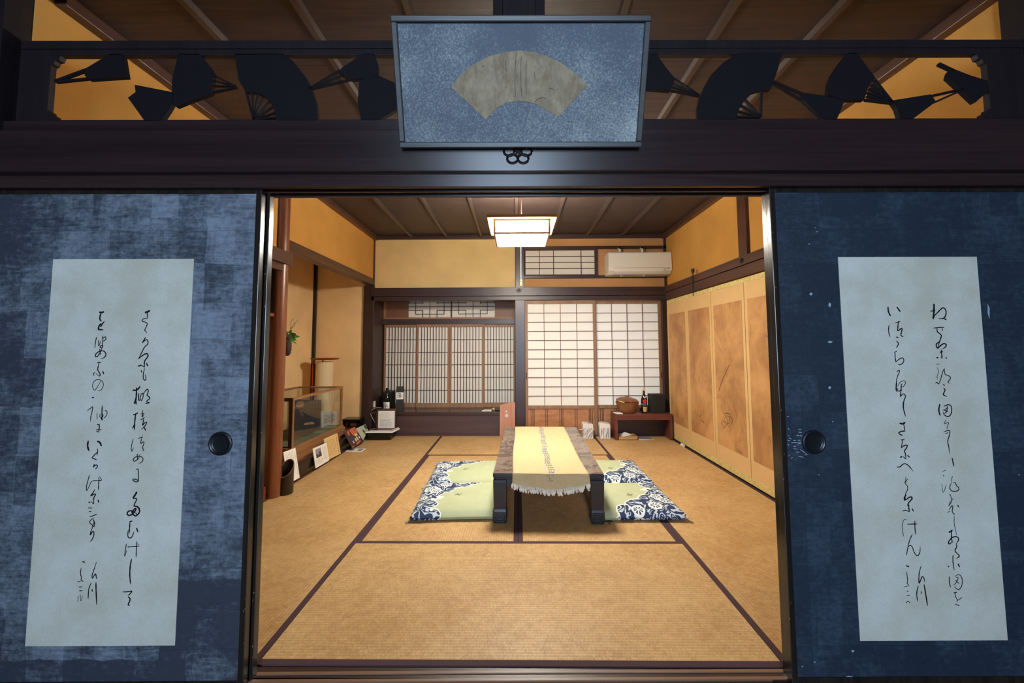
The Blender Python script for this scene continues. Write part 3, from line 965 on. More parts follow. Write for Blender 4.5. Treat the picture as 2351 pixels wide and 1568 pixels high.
fp = [onpf(880 + x / 3.409, y / 3.409, p0, nv) for x, y in [(530, 680), (600, 590), (700, 505), (830, 440), (960, 405), (1070, 395), (1190, 410), (1310, 450), (1420, 510), (1530, 595), (1598, 665), (1500, 775), (1370, 915), (1290, 870), (1200, 815), (1120, 795), (1050, 790), (960, 805), (890, 845), (800, 935), (690, 830)]]
fanp = part('fan_paper', MB().prism(fp, -nv * 0.0012), fanpaper_mat(), pic)
cr = MB()
for l in ['1040,420 1030,600 1035,760', '1080,440 1075,600 1085,770', '1120,470 1115,640 1120,745', '960,470 955,520 965,560', '1180,560 1190,620', '1185,800 1210,775 1250,765 1280,775', '1300,690 1340,700', '770,520 790,515']:
    pts = [tuple(float(c) for c in p.split(',')) for p in l.split()]
    cp = crom(pts, 6)
    cr.ribbon([onpf(880 + x / 3.409, y / 3.409, org + nv * 0.0121, nv) for x, y in cp], [0.0016] * len(cp), nv)
part('creases', cr, plain('crease_dark', S(84, 76, 66), 0.8), fanp)
# ---------------------------------------------------------------- metal nail covers on the beams


def nail_cover(c, nrm, size, label, petals=5):
    """pierced flower-shaped boss"""
    nrm = Vector(nrm)
    a = nrm.cross(Vector((0, 0, 1))).normalized()
    b = Vector((0, 0, 1))
    c = Vector(c)
    t = thing('nail_cover', label, 'ornament', c, group='metal nail covers on the beams')
    m = MB()
    for k in range(petals):
        an = PI / 2 + 2 * PI * k / petals
        ce = c + (a * math.cos(an) * 1.15 + b * math.sin(an) * 0.85) * size * 0.6 + nrm * 0.002
        m.tube([ce + (a * math.cos(u) + b * math.sin(u) * 0.85) * size * 0.4 for u in [2 * PI * i / 14 for i in range(15)]], size * 0.095, 6)
    part('petals', m, METALD, t, smooth=True)
    M = Matrix((a, b, nrm)).transposed()
    part('centre_boss', MB().lathe([(size * 0.2, -0.002), (size * 0.18, 0.004), (0, 0.006)], c, 14, M), METALD, t, smooth=True)


nail_cover((0.0, -0.151, 1.833), (0, -1, 0), 0.047, 'dark metal flower nail cover on the front beam, half behind the fan picture')
turn_new(_b)
nail_cover((0.028, YB - 0.051, 1.862), (0, -1, 0), 0.032, 'dark metal nail cover on the far beam below the lamp cord')
nail_cover((XR - 0.046, 1.93, 1.866), (-1, 0, 0), 0.024, 'small dark nail cover on the beam above the folding screen')
nail_cover((XL + 0.031, 1.66, 1.858), (1, 0, 0), 0.024, 'small dark nail cover on the beam end by the round alcove post')

# ---------------------------------------------------------------- paper screens on the far side


def lattice(mb, x0, x1, z0, z1, cols, rows, y0, y1, wv, wh):
    for i in range(1, cols):
        x = x0 + (x1 - x0) * i / cols
        mb.box(x - wv / 2, x + wv / 2, y0, y1, z0, z1)
    for j in range(1, rows):
        z = z0 + (z1 - z0) * j / rows
        mb.box(x0, x1, y0 + 0.001, y1, z - wh / 2, z + wh / 2)


BASEW = wood('figured_base_board', S(160, 104, 66), S(194, 136, 90), 0, 0.45, 16, 0.25)
for x0, x1, y, lab, px in ((0.106, 1.028, YB - 0.004, 'white paper sliding screen next to the middle post, half behind the low table', 0.122), (1.005, 1.886, YB + 0.036, 'white paper sliding screen in the corner behind the red-brown bench', 1.872)):
    t = thing('shoji_screen', lab, 'paper screen', ((x0 + x1) / 2, y + 0.015, 0.004), group='tall paper screens')
    zt, zp0, zp1 = 1.737, 0.379, 1.692
    sw = 0.036
    fm = MB().box(x0, x0 + sw, y, y + 0.03, 0.004, zt).box(x1 - sw, x1, y, y + 0.03, 0.004, zt)
    fm.box(x0 + sw, x1 - sw, y, y + 0.03, zp1, zt).box(x0 + sw, x1 - sw, y, y + 0.03, 0.338, zp0).box(x0 + sw, x1 - sw, y, y + 0.03, 0.004, 0.06)
    part('frame', fm, CEDAR, t, bev=0.002)
    lm = MB()
    lattice(lm, x0 + sw, x1 - sw, zp0, zp1, 4, 11, y + 0.008, y + 0.02, 0.006, 0.007)
    part('lattice', lm, KUMI, t)
    part('paper', MB().poly([(x0 + sw, y + 0.021, zp0), (x1 - sw, y + 0.021, zp0), (x1 - sw, y + 0.021, zp1), (x0 + sw, y + 0.021, zp1)]), SHOJI, t)
    bp = part('base_panel', MB().box(x0 + sw, x1 - sw, y + 0.014, y + 0.022, 0.06, 0.338), BASEW, t)
    bb = MB()
    for k in range(5):
        xc = x0 + sw + (x1 - x0 - 2 * sw) * (0.055 + 0.222 * k)
        for d in ((-0.012, 0.012, 0.03) if k == 0 else (-0.012, 0.012) if k % 2 else (-0.02, 0.0, 0.02)):
            bb.box(xc + d - 0.0035, xc + d + 0.0035, y + 0.009, y + 0.014, 0.06, 0.338)
    part('battens', bb, KUMID, bp)
    part('finger_pull', MB().box(px - 0.006, px + 0.006, y - 0.0015, y + 0.002, 0.72, 0.80), METALD, t, bev=0.002)

places = ['leftmost, behind the dark bottle', 'second from the corner post', 'third from the corner post', 'beside the middle post']
for k in range(4):
    x0 = -1.852 + k * 0.4605
    x1 = x0 + 0.472
    x1 = min(x1, -0.024) if k != 1 else x0 + 0.459
    y = YS - 0.03 + (0.026 if k in (0, 3) else 0.0)
    t = thing('lattice_screen', 'fine-barred paper screen over the desk bay, ' + places[k], 'paper screen', ((x0 + x1) / 2, y + 0.012, 0.305), group='low barred screens of the desk bay')
    zt, zp0, zp1 = 1.448, 0.366, 1.408
    sw = 0.026
    fm = MB().box(x0, x0 + sw, y, y + 0.024, 0.305, zt).box(x1 - sw, x1, y, y + 0.024, 0.305, zt).box(x0 + sw, x1 - sw, y, y + 0.024, zp1, zt).box(x0 + sw, x1 - sw, y, y + 0.024, 0.305, zp0)
    part('frame', fm, CEDAR, t, bev=0.0015)
    lm = MB()
    lattice(lm, x0 + sw, x1 - sw, zp0, zp1, 10, 6, y + 0.006, y + 0.016, 0.0085, 0.008)
    part('lattice', lm, KUMID, t)
    part('paper', MB().box(x0 + sw, x1 - sw, y + 0.016, y + 0.018, zp0, zp1), PAPERG, t)

# small latticed lights above
t = thing('lattice_window', 'low wide lattice panel above the fine-barred screens of the desk bay', 'lattice window', (-0.94, YS, 1.52))
fm = MB().box(-1.862, -0.022, YS - 0.02, YS + 0.03, 1.52, 1.545).box(-1.862, -1.83, YS - 0.02, YS + 0.03, 1.545, 1.84).box(-0.05, -0.022, YS - 0.02, YS + 0.03, 1.545, 1.84)
part('frame', fm, CEDARH, t, bev=0.002)
part('side_boards', MB().box(-1.83, -1.517, YS - 0.005, YS + 0.02, 1.545, 1.84).box(-0.307, -0.05, YS - 0.005, YS + 0.02, 1.545, 1.84).box(-1.52, -0.3, YS - 0.005, YS + 0.02, 1.778, 1.84), wood('ranma_board', S(112, 74, 50), S(138, 92, 62), 0, 0.5, 10), t)
part('paper', MB().box(-1.517, -0.307, YS + 0.01, YS + 0.014, 1.545, 1.778), PAPERG, t)
lm = MB()
for c in (-1.217, -0.612):
    a0, a1 = c - 0.30, c + 0.30
    w = 0.0035
    V = lambda x, z0, z1: lm.box(x - w, x + w, YS - 0.002, YS + 0.009, z0, z1)
    H = lambda z, x0, x1: lm.box(x0, x1, YS - 0.002, YS + 0.009, z - w, z + w)
    for x in (-0.1, 0.1):
        V(c + x, 1.545, 1.62); V(c + x, 1.735, 1.778)
    V(c, 1.545, 1.778)
    H(1.645, a0, c - 0.1); H(1.645, c + 0.1, a1); H(1.697, a0, a1); H(1.748, a0, c - 0.1); H(1.748, c + 0.1, a1)
    V(c - 0.2, 1.592, 1.778); V(c + 0.2, 1.592, 1.778)
    H(1.592, c - 0.2, c - 0.1); H(1.592, c + 0.1, c + 0.2); H(1.592, c - 0.1, c + 0.1)
    V(c - 0.1, 1.592, 1.645); V(c + 0.1, 1.592, 1.645)
lm.box(-0.922, -0.906, YS - 0.006, YS + 0.009, 1.545, 1.778)
for x, s in ((-1.517, 1), (-0.307, -1)):
    lm.prism([(x, YS - 0.004, 1.778), (x + s * 0.05, YS - 0.004, 1.778), (x + s * 0.012, YS - 0.004, 1.765), (x, YS - 0.004, 1.73)], (0, 0.012, 0))
part('lattice', lm, KUMID, t)

t = thing('lattice_window', 'small lattice panel high on the far wall beside the air conditioner', 'lattice window', (0.57, YB, 2.062))
part('paper', MB().box(0.106, 1.036, YB + 0.02, YB + 0.024, 2.062, 2.412), PAPERG, t)
fm = MB().box(0.106, 0.118, YB, YB + 0.024, 2.075, 2.4).box(1.026, 1.036, YB, YB + 0.024, 2.075, 2.4).box(0.106, 1.036, YB, YB + 0.024, 2.062, 2.078).box(0.106, 1.036, YB, YB + 0.024, 2.4, 2.412)
for f in (0.2, 0.405, 0.805):
    x = 0.118 + 0.908 * f
    fm.box(x - 0.004, x + 0.004, YB + 0.006, YB + 0.02, 2.078, 2.4)
for j in (1, 2, 3):
    z = 2.078 + 0.322 * j / 4
    fm.box(0.118, 1.026, YB + 0.008, YB + 0.02, z - 0.004, z + 0.004)
part('lattice', fm, KUMID, t)

# ---------------------------------------------------------------- air conditioner
t = thing('air_conditioner', 'white wall air conditioner hung from two metal straps in the corner', 'air conditioner', (1.56, 3.72, 2.04))
x0, x1 = 1.158, 1.952
prof = [(YB + 0.01, 2.325), (3.615, 2.325), (3.598, 2.31), (3.592, 2.13), (3.60, 2.085), (3.66, 2.046), (3.70, 2.04), (YB + 0.01, 2.04)]
part('body', MB().prism([(x0, y, z) for y, z in prof], (x1 - x0, 0, 0)), PLASTIC, t, bev=0.006)
part('flap', MB().prism([(x0 + 0.07, 3.5935, 2.115), (x0 + 0.07, 3.5935, 2.095), (x0 + 0.07, 3.604, 2.075), (x0 + 0.07, 3.64, 2.052), (x0 + 0.07, 3.66, 2.052), (x0 + 0.07, 3.61, 2.1)], (x1 - x0 - 0.18, 0, 0)), PLASTIC, t, bev=0.002)
part('outlet_gap', MB().box(x0 + 0.06, x1 - 0.1, 3.591, 3.60, 2.117, 2.120).box(x0 + 0.06, x1 - 0.02, 3.655, 3.69, 2.0385, 2.044), GREYP, t)
part('display_lines', MB().box(x1 - 0.095, x1 - 0.02, 3.5905, 3.6, 2.1175, 2.120).box(x1 - 0.095, x1 - 0.092, 3.5905, 3.6, 2.08, 2.118).box(x1 - 0.07, x1 - 0.03, 3.5915, 3.6, 2.103, 2.109), GREYP, t)
for x in (1.34, 1.63):
    part('hanging_strap', MB().box(x - 0.014, x + 0.014, 3.755, 3.76, 2.30, 2.42).box(x - 0.014, x + 0.014, 3.755, 3.80, 2.40, 2.42), PLASTIC, t)
    part('foot_knob', MB().lathe([(0, 2.025), (0.014, 2.028), (0.014, 2.042)], (x, 3.70, 0), 12), PLASTIC, t)

# ---------------------------------------------------------------- hanging lamp
LX, LY = 0.042, 1.92
LB0, LT0 = 2.048, 2.166
t = thing('hanging_lamp', 'lit square wooden paper lamp hanging over the low table', 'lamp', (LX, LY, LB0))
hw = 0.226
m, nt, b = new_mat('lit_lamp_paper', 0.8, S(255, 246, 228))
b.inputs['Emission Color'].default_value = (1.0, 0.95, 0.83, 1)
b.inputs['Emission Strength'].default_value = LAMP_L
LAMPW = wood('pale_lamp_wood', S(186, 144, 94), S(208, 168, 116), 0, 0.5, 16)
pan = MB()
q = hw - 0.017
pan.box(LX - q, LX + q, LY - q - 0.001, LY - q + 0.001, LB0 + 0.012, LT0 - 0.008).box(LX - q, LX + q, LY + q - 0.001, LY + q + 0.001, LB0 + 0.012, LT0 - 0.008)
pan.box(LX - q - 0.001, LX - q + 0.001, LY - q, LY + q, LB0 + 0.012, LT0 - 0.008).box(LX + q - 0.001, LX + q + 0.001, LY - q, LY + q, LB0 + 0.012, LT0 - 0.008)
pan.box(LX - q, LX + q, LY - q, LY + q, LB0 + 0.006, LB0 + 0.008)
part('paper_shade', pan, m, t, label='glowing white paper')
fm = MB()
for sx in (-1, 1):
    for sy in (-1, 1):
        fm.cbox((LX + sx * (hw - 0.006), LY + sy * (hw - 0.006), (LB0 + LT0) / 2), 0.014, 0.014, LT0 - LB0)
for s in (-1, 1):
    for z in (LB0 + 0.006, LT0 - 0.006):
        fm.cbox((LX, LY + s * (hw - 0.006), z), 2 * hw - 0.02, 0.013, 0.014).cbox((LX + s * (hw - 0.006), LY, z), 0.013, 2 * hw - 0.02, 0.012)
    for z in (LB0 + 0.032, LB0 + 0.044):
        fm.cbox((LX, LY + s * (hw - 0.009), z), 2 * hw - 0.02, 0.005, 0.0035).cbox((LX + s * (hw - 0.009), LY, z), 0.005, 2 * hw - 0.02, 0.0035)
    for x in (-0.125, 0.0, 0.125):
        fm.cbox((LX + x, LY + s * (hw - 0.009), LB0 + 0.028), 0.004, 0.005, 0.034).cbox((LX + s * (hw - 0.009), LY + x, LB0 + 0.028), 0.005, 0.004, 0.034)
part('frame', fm, LAMPW, t)
fl = MB()
o_, i_ = 0.278, 0.222
for s in (-1, 1):
    fl.cbox((LX, LY + s * (o_ + i_) / 2, LT0 + 0.012), 2 * o_, o_ - i_, 0.024).cbox((LX + s * (o_ + i_) / 2, LY, LT0 + 0.012), o_ - i_, 2 * i_, 0.024)
part('top_rim', fl, LAMPW, t, bev=0.003)
part('cord', MB().tube([(LX, LY, LT0 + 0.02), (LX, LY, ZC)], 0.005, 8).box(LX - 0.22, LX + 0.22, LY - 0.012, LY + 0.012, LT0 + 0.004, LT0 + 0.02).box(LX - 0.012, LX + 0.012, LY - 0.22, LY + 0.22, LT0 + 0.004, LT0 + 0.02).lathe([(0, ZC - 0.03), (0.04, ZC - 0.03), (0.045, ZC)], (LX, LY, 0), 20), DARKV, t)
pc_ = part('pull_cord', MB().tube([(LX - 0.006, LY + 0.02, LB0 + 0.005), (LX - 0.006, LY + 0.02, 1.71)], 0.0013, 6), PAPERW, t)
part('pull_knob', MB().lathe([(0, 1.66), (0.007, 1.662), (0.008, 1.69), (0.006, 1.695), (0.009, 1.70), (0.009, 1.71), (0, 1.716)], (LX - 0.006, LY + 0.02, 0), 12), LAMPW, pc_)

# ---------------------------------------------------------------- low table and runner
TX, TY, TR = 0.217, 1.945, -0.0255
TWD, TLN, TH = 0.722, 1.53, 0.322
hx, hy = TWD / 2, TLN / 2
tb = thing('low_table', 'low black-edged table with a brown burl top and carved feet', 'table', (TX, TY, 0.0014), TR)


def tabletop_mat():
    m, t, b = new_mat('burl_table_top', 0.22, S(140, 112, 96), 0.5)
    v, x = coords(t)
    w = noise(t, v, 5, 3, 0.5, 1.6)
    w2 = noise(t, v, 9, 4, 0.6, 2.4)
    line = ((w2 - 0.5).abs().lt(0.022)) * (w.gt(0.44))
    blot = smooth(t, w, 0.52, 0.6)
    c = mixc(t, blot, S(124, 104, 90), S(92, 70, 62))
    c = mixc(t, line, c, S(60, 46, 42))
    setc(t, b, c)
    return m


part('tabletop', MB().box(-hx + 0.004, hx - 0.004, -hy + 0.004, hy - 0.004, TH - 0.006, TH), tabletop_mat(), tb, local=True)
rim = MB().box(-hx, hx, -hy, hy, TH - 0.032, TH - 0.004)
part('edge_moulding', rim, TABLEB, tb, bev=0.006, local=True)
part('neck', MB().box(-hx + 0.014, hx - 0.014, -hy + 0.014, hy - 0.014, TH - 0.046, TH - 0.028), TABLEB, tb, bev=0.003, local=True)
ap = MB()
lw = 0.088
for s in (-1, 1):
    ap.cbox((0, s * (hy - 0.022), TH - 0.068), TWD - 0.03, 0.028, 0.05).cbox((s * (hx - 0.022), 0, TH - 0.068), 0.028, TLN - 0.03, 0.05)
part('apron', ap, TABLEB, tb, bev=0.004, local=True)
for sx in (-1, 1):
    for sy in (-1, 1):
        cx, cy = sx * (hx - lw / 2 - 0.002), sy * (hy - lw / 2 - 0.002)
        lg = MB()
        P = [(lw / 2, TH - 0.043), (lw / 2 + 0.001, TH - 0.06), (lw / 2 - 0.001, 0.16), (lw / 2 - 0.003, 0.09), (lw / 2, 0.075), (lw / 2 + 0.001, 0.02), (lw / 2 - 0.004, 0.004), (lw / 2 - 0.008, 0.0)]
        rings = [[lg.b.verts.new((cx + a * r, cy + c * r, z)) for a, c in ((-1, -1), (1, -1), (1, 1), (-1, 1))] for r, z in P]
        for A, B in zip(rings, rings[1:]):
            for k in range(4):
                lg.b.faces.new([A[k], A[(k + 1) % 4], B[(k + 1) % 4], B[k]])
        lg.b.faces.new(rings[0]); lg.b.faces.new(rings[-1][::-1])
        leg = part('leg', lg, TABLEB, tb, bev=0.005, local=True)
        sc_ = MB()
        for fx, fy in ((0, sy), (sx, 0)):
            def pt(u, z):
                return (cx + u, cy + sy * (lw / 2 + 0.001), z) if fy else (cx + sx * (lw / 2 + 0.001), cy + u, z)
            e = (0, sy * 0.004, 0) if fy else (sx * 0.004, 0, 0)
            path = [(-0.028, 0.068), (0.03, 0.068), (0.03, 0.014), (-0.028, 0.014), (-0.028, 0.054), (0.016, 0.054), (0.016, 0.028), (-0.012, 0.028), (-0.012, 0.041), (0.004, 0.041)]
            for a, c in zip(path, path[1:]):
                sc_.bar(pt(*a), pt(*c), 0.006, e)
        part('carved_scroll', sc_, TABLEB, leg, bev=0.0015, local=True)

# woven runner on the table
RUN = None


def runner_mat():
    m, t, b = new_mat('cream_linen', 0.9, S(206, 184, 144), 0.15)
    v, x = coords(t)
    n = noise(t, v, 220, 2, 0.6, 0, [1, 0.1, 1])
    n2 = noise(t, v, 220, 2, 0.6, 0, [0.1, 1, 1])
    n3 = noise(t, v, 16, 4, 0.7)
    cr1 = (noise(t, v, 7, 4, 0.7, 1.0) - 0.5).abs().lt(0.006)
    c = mixc(t, n * 0.5 + n2 * 0.5, S(192, 166, 122), S(214, 192, 150))
    c = mixc(t, cr1 * 0.35, c, S(164, 134, 92))
    setc(t, b, c)
    bump(t, b, n + n2, 0.0006)
    return m


t = thing('table_runner', 'cream woven runner with a line of blue stitches hanging over the table end', 'runner', (TX, TY, TH + 0.0014), TR)
rl, rr_ = -0.232, 0.262            # edges at the front; the runner narrows a little towards the back


def runpt(u, s, lift=0.0):
    """u across 0..1, s along: 0 back .. 1 front edge .. >1 hanging"""
    if s <= 1:
        y = hy - s * TLN
        w = 1 - 0.06 * (1 - s)
        xl = rl + 0.012 * math.sin(s * 7) * 0.4 - 0.03 * (1 - s)
        xr = rr_ + 0.008 * math.sin(s * 5 + 1) - 0.035 * (1 - s)
        return Vector((xl + (xr - xl) * u, y, TH + 0.0022 + lift))
    h = s - 1
    drop = min(h, 0.009)
    ang = min(1.0, h / 0.012) * PI / 2
    y = -hy - 0.005 * math.sin(ang) - lift - (0.008 * math.sin(u * 15) + 0.004 * math.sin(u * 31 + 1) + 0.011) * min(1, h / 0.05)
    z = TH + 0.0022 - max(0, h - 0.004) * (1 + 0.0 * u)
    xl, xr = rl - 0.03 * h, rr_ + 0.09 * h
    return Vector((xl + (xr - xl) * u, y, z))


HANG = lambda u: 0.062 + 0.042 * math.sin(PI * min(1, max(0, u))) ** 0.8
mb = MB()
NU, NV = 36, 60


def fr_(i, j):
    s = j * 1.0 / 0.82
    return runpt(i, s) if s <= 1 else runpt(i, 1 + (s - 1) / (1 / 0.82 - 1) * HANG(i))


mb.grid(fr_, NU, NV)
cl_ = link('cloth', mb, runner_mat(), t, (0, 0, TH), smooth=True)
so = cl_.modifiers.new('thick', 'SOLIDIFY')
so.thickness = 0.0016
so.offset = 1
# ruffled fringe along the hanging end
fr2 = MB()
rr = random.Random(3)
N = 46
for k in range(N):
    u = (k + 0.5) / N
    p = runpt(u, 1 + HANG(u))
    lx = rr.uniform(-0.012, 0.012)
    pts = [p + Vector((0, 0.001, 0.004)), p + Vector((lx * 0.5, -0.007 - rr.uniform(0, 0.004), -0.008)), p + Vector((lx, -0.002, -0.02)), p + Vector((lx * 1.5 + 0.003, -0.008, -0.03 - rr.uniform(0, 0.006)))]
    fr2.tube(pts, [0.005, 0.0085, 0.0085, 0.005], 6)
link('fringe', fr2, plain('white_fringe', S(240, 230, 212), 0.9, 0.1), t, (0, 0, TH), smooth=True)['label'] = 'white ruffled fringe'
st = MB()
for k in range(30):
    s = (k + 0.5) / 29
    u = 0.52 - 0.01 * s + 0.012 * math.sin(k)
    for d in (-0.014, 0.0, 0.014):
        for g in (0.0,):
            if s < 0.99:
                a, c = runpt(u, s, 0.0017) + Vector((d, 0, 0)), runpt(u, min(1, s + 0.02), 0.0017) + Vector((d + rr.uniform(-0.006, 0.006), 0, 0))
                st.bar(a, c, 0.006, (0, 0, 0.0012))
    if s < 0.99:
        st.bar(runpt(u, s + 0.008, 0.0018) + Vector((-0.02, 0, 0)), runpt(u, s + 0.008, 0.0018) + Vector((0.02, 0, 0)), 0.005, (0, 0, 0.0012))
for k in range(10):
    p = runpt(0.5 + rr.uniform(-0.04, 0.04), 1 + rr.uniform(0.012, 0.05), 0.0022)
    st.bar(p, p + Vector((rr.uniform(-0.008, 0.008), 0, -0.007)), 0.004, (0, -0.001, 0))
link('blue_stitching', st, plain('blue_thread', S(112, 116, 150), 0.9, 0.1), t, (0, 0, TH))['label'] = 'line of grey-blue stitches'

# ---------------------------------------------------------------- floor cushions


def cushion_mat():
    m, t, b = new_mat('dyed_cushion_cloth', 0.85, S(190, 200, 160), 0.15)
    v, (x, y, z) = coords(t)
    sc1 = voro(t, v, 9.0)
    edge = x - ((y + 0.05).max(0.0) * 0.95 - 0.13) + (sc1 - 0.4) * 0.16 + (noise(t, v, 12, 2) - 0.5) * 0.09
    navy = edge.lt(0.0)
    line = edge.abs().lt(0.009)
    n = noise(t, v, 6.5, 1, 0.5, 1.6)
    sw = ((n * 44.0).sin()).gt(0.3)
    n2 = noise(t, v, 40, 2)
    sw = sw * n2.gt(0.4)
    c = mixc(t, sw, S(52, 62, 92), S(196, 206, 212))
    for cx, cy, R in ((-0.215, 0.12, 0.052), (-0.11, 0.215, 0.047), (0.02, 0.265, 0.045), (-0.25, -0.06, 0.036), (-0.17, 0.06, 0.042)):
        dx, dy = x - cx, y - cy
        d = (dx * dx + dy * dy).sqrt()
        disc = d.lt(R)
        ring = d.lt(R * 0.72) * d.gt(R * 0.2)
        sp = ((dy.at2(dx)) * 8.0).sin().gt(-0.1)
        c = mixc(t, disc, c, S(232, 236, 226))
        c = mixc(t, ring * sp * disc, c, S(58, 70, 98))
    green = mixc(t, noise(t, v, 9, 4), S(172, 178, 140), S(194, 198, 160))
    c = mixc(t, navy, green, c)
    c = mixc(t, line, c, S(240, 240, 226))
    setc(t, b, c)
    bump(t, b, noise(t, v, 12, 4, 0.6, 0.6), 0.006, 0.6)
    return m


CW, CL_, CT = 0.59, 0.63, 0.078
cu = thing('floor_cushion', 'green and navy floor cushion at the near left of the low table', 'cushion', (0, 0, 0), 0, 'floor cushions beside the low table')
mb = MB()
NN = 28


def cpt(i, j, sgn):
    u, v = i * 2 - 1, j * 2 - 1
    e = max(abs(u), abs(v))
    k = (1 - e ** 7) ** 0.5 if e < 1 else 0
    pin = 1 - 0.02 * (1 - abs(u)) * abs(v) - 0.02 * (1 - abs(v)) * abs(u)
    dimp = 1 - 0.22 * math.exp(-((u * u + v * v) / 0.03))
    wr = 0.0025 * math.sin(9 * u + 3 * v) * math.sin(5 * v) * (1 - e)
    zt = CT * (0.38 + 0.62 * k) * (0.86 + 0.14 * math.cos(u * 1.4) * math.cos(v * 1.4)) * dimp + wr
    zb_ = CT * 0.38 * (1 - k ** 0.35 if k > 0 else 1)
    return (u * CW / 2 * pin, v * CL_ / 2 * pin, zt if sgn > 0 else zb_)


mb.grid(lambda i, j: cpt(i, j, 1), NN, NN)
mb.grid(lambda i, j: cpt(i, j, -1), NN, NN)
bmesh.ops.remove_doubles(mb.b, verts=mb.b.verts, dist=0.0004)
link('cover', mb, cushion_mat(), cu, smooth=True)
tf = MB()
for a in range(4):
    an = a * PI / 2 + 0.4
    tf.tube([(0, 0, CT * 0.79), (0.012 * math.cos(an), 0.012 * math.sin(an), CT * 0.86), (0.03 * math.cos(an), 0.03 * math.sin(an), CT * 0.84)], 0.0016, 5)
TUFT = plain('tuft_thread', S(120, 132, 92), 0.9, 0.1)
link('tuft', tf, TUFT, cu)
for sx in (-1, 1):
    for sy in (-1, 1):
        tq = MB()
        for k in range(5):
            an = math.atan2(sy, sx) + (k - 2) * 0.25
            tq.tube([(sx * (CW / 2 - 0.02), sy * (CL_ / 2 - 0.02), 0.018), (sx * (CW / 2 + 0.005), sy * (CL_ / 2 + 0.005), 0.012), (sx * CW / 2 + 0.028 * math.cos(an), sy * CL_ / 2 + 0.028 * math.sin(an), 0.004)], 0.0014, 4)
        link('corner_tassel', tq, TUFT, cu)

cp_ = [at(x, y, 2, 0.005) for x, y in ((1378, 1190), (1388, 1192), (1398, 1196), (1406, 1197))]
single('cord', MB().tube(cp_, 0.0035, 7).tube([cp_[0] + Vector((0.004, -0.03, 0)), cp_[1] + Vector((0.01, -0.035, 0)), cp_[2] + Vector((-0.002, -0.05, 0))], 0.0025, 6), LACQ, 'short black cord on the mat by the near right table leg', 'cord', smooth=True)
cu.location = (-0.435, 1.535, 0.0012)
cu.rotation_euler = (0, 0, 0.06)
dup(cu, (-0.462, 2.16, 0.0012), 0.05, 'green and navy floor cushion at the far left of the low table')
dup(cu, (0.815, 1.53, 0.0012), PI + 0.01, 'green and navy floor cushion at the near right of the low table')
dup(cu, (0.822, 2.185, 0.0012), PI - 0.01, 'green and navy floor cushion at the far right of the low table')

# ---------------------------------------------------------------- folding screen along the right wall
def painting_mat():
    m, t, b = new_mat('faded_screen_painting', 0.6, S(190, 132, 72), 0.3)
    v, x = coords(t)
    n = noise(t, v, 2.6, 5, 0.62, 0.5)
    n2 = noise(t, v, 14, 4, 0.7, 0.3, [1, 1, 0.5])
    c = mixc(t, smooth(t, n, 0.32, 0.68), S(166, 118, 74), S(206, 156, 100))
    c = mixc(t, smooth(t, n2, 0.5, 0.78) * 0.55, c, S(140, 96, 58))
    setc(t, b, c)
    return m


def brocade_mat():
    m, t, b = new_mat('yellow_brocade', 0.6, S(206, 184, 112), 0.4)
    v, x = coords(t)
    n = noise(t, v, 60, 3, 0.7, 1.0)
    setc(t, b, mixc(t, smooth(t, n, 0.4, 0.6), S(190, 166, 96), S(224, 206, 140)))
    return m


PAINTM, BROC = painting_mat(), brocade_mat()
SCRP = plain('screen_paper', S(216, 178, 124), 0.7, 0.2, var=0.06, scale=8)
SX = 1.905
scr = thing('folding_screen', 'gold-brown painted folding screen standing along the right wall', 'folding screen', (SX + 0.01, 1.9, 0))
ys = [3.685 - 0.593 * k for k in range(7)]
for k in range(6):
    y1, y0 = ys[k], ys[k + 1]
    p = part('screen_panel', MB().box(SX + 0.002, SX + 0.02, y0 + 0.001, y1 - 0.001, 0.018, 1.712), SCRP, scr)
    part('painting', MB().box(SX, SX + 0.002, y0 + 0.045, y1 - 0.045, 0.215, 1.53), PAINTM, p)
    part('brocade_edge', MB().box(SX - 0.001, SX + 0.002, y0, y1, 1.672, 1.712).box(SX - 0.001, SX + 0.002, y0, y1, 0.018, 0.07).box(SX - 0.001, SX + 0.002, y1 - 0.02 if k == 0 else y0 - 0.0001, y1 if k == 0 else y0 + 0.0001, 0.07, 1.672), BROC, p)
    part('gap_shade_strip', MB().box(SX + 0.001, SX + 0.022, y0, y1, 0.004, 0.018), LACQ, p)  # black strip painting in the shaded gap between panel and mat
    ik = MB()
    tx = {2: ['1675,836 1666,856 1656,880 1650,900 w5', '1650,905 1647,915 w3', '1655,930 1659,945 w3', '1660,946 1668,960 1672,975 w4', '1664,948 1676,952 1674,966 w5', '1670,955 1682,962 1678,976 w4', '1683,930 1690,945 1692,962 w2', '1660,985 1668,975 1676,982 w3', '1690,1030 1696,1036 1704,1040 w3', '1658,965 1672,972 1680,960 w3', '1662,955 1666,975 w3', '1656,970 1668,985 w2'],
          3: ['1760,752 1768,760 1765,775 1758,768 w3', '1763,770 1770,778 1768,786 w5', '1768,806 1764,820 w4', '1769,880 1773,888 w4', '1770,903 1773,918 1768,925 w3', '1772,945 1774,965 w3', '1766,1000 1770,1020 w2'],
          0: ['1562,890 1565,910 w2', '1556,950 1560,960 w3'], 1: ['1600,950 1606,956 1612,950 w3', '1610,965 1617,970 w4', '1606,980 1610,990 w2']}.get(k)
    if tx:
        for l in tx:
            strokes(ik, 0, 0, 1.0, l, lambda a, b: at(a, b, 0, SX - 0.0006), (-1, 0, 0), 1.0)
        part('ink_motif', ik, plain('faded_ink_%d' % k, S(112, 84, 60), 0.8, 0.1), p)
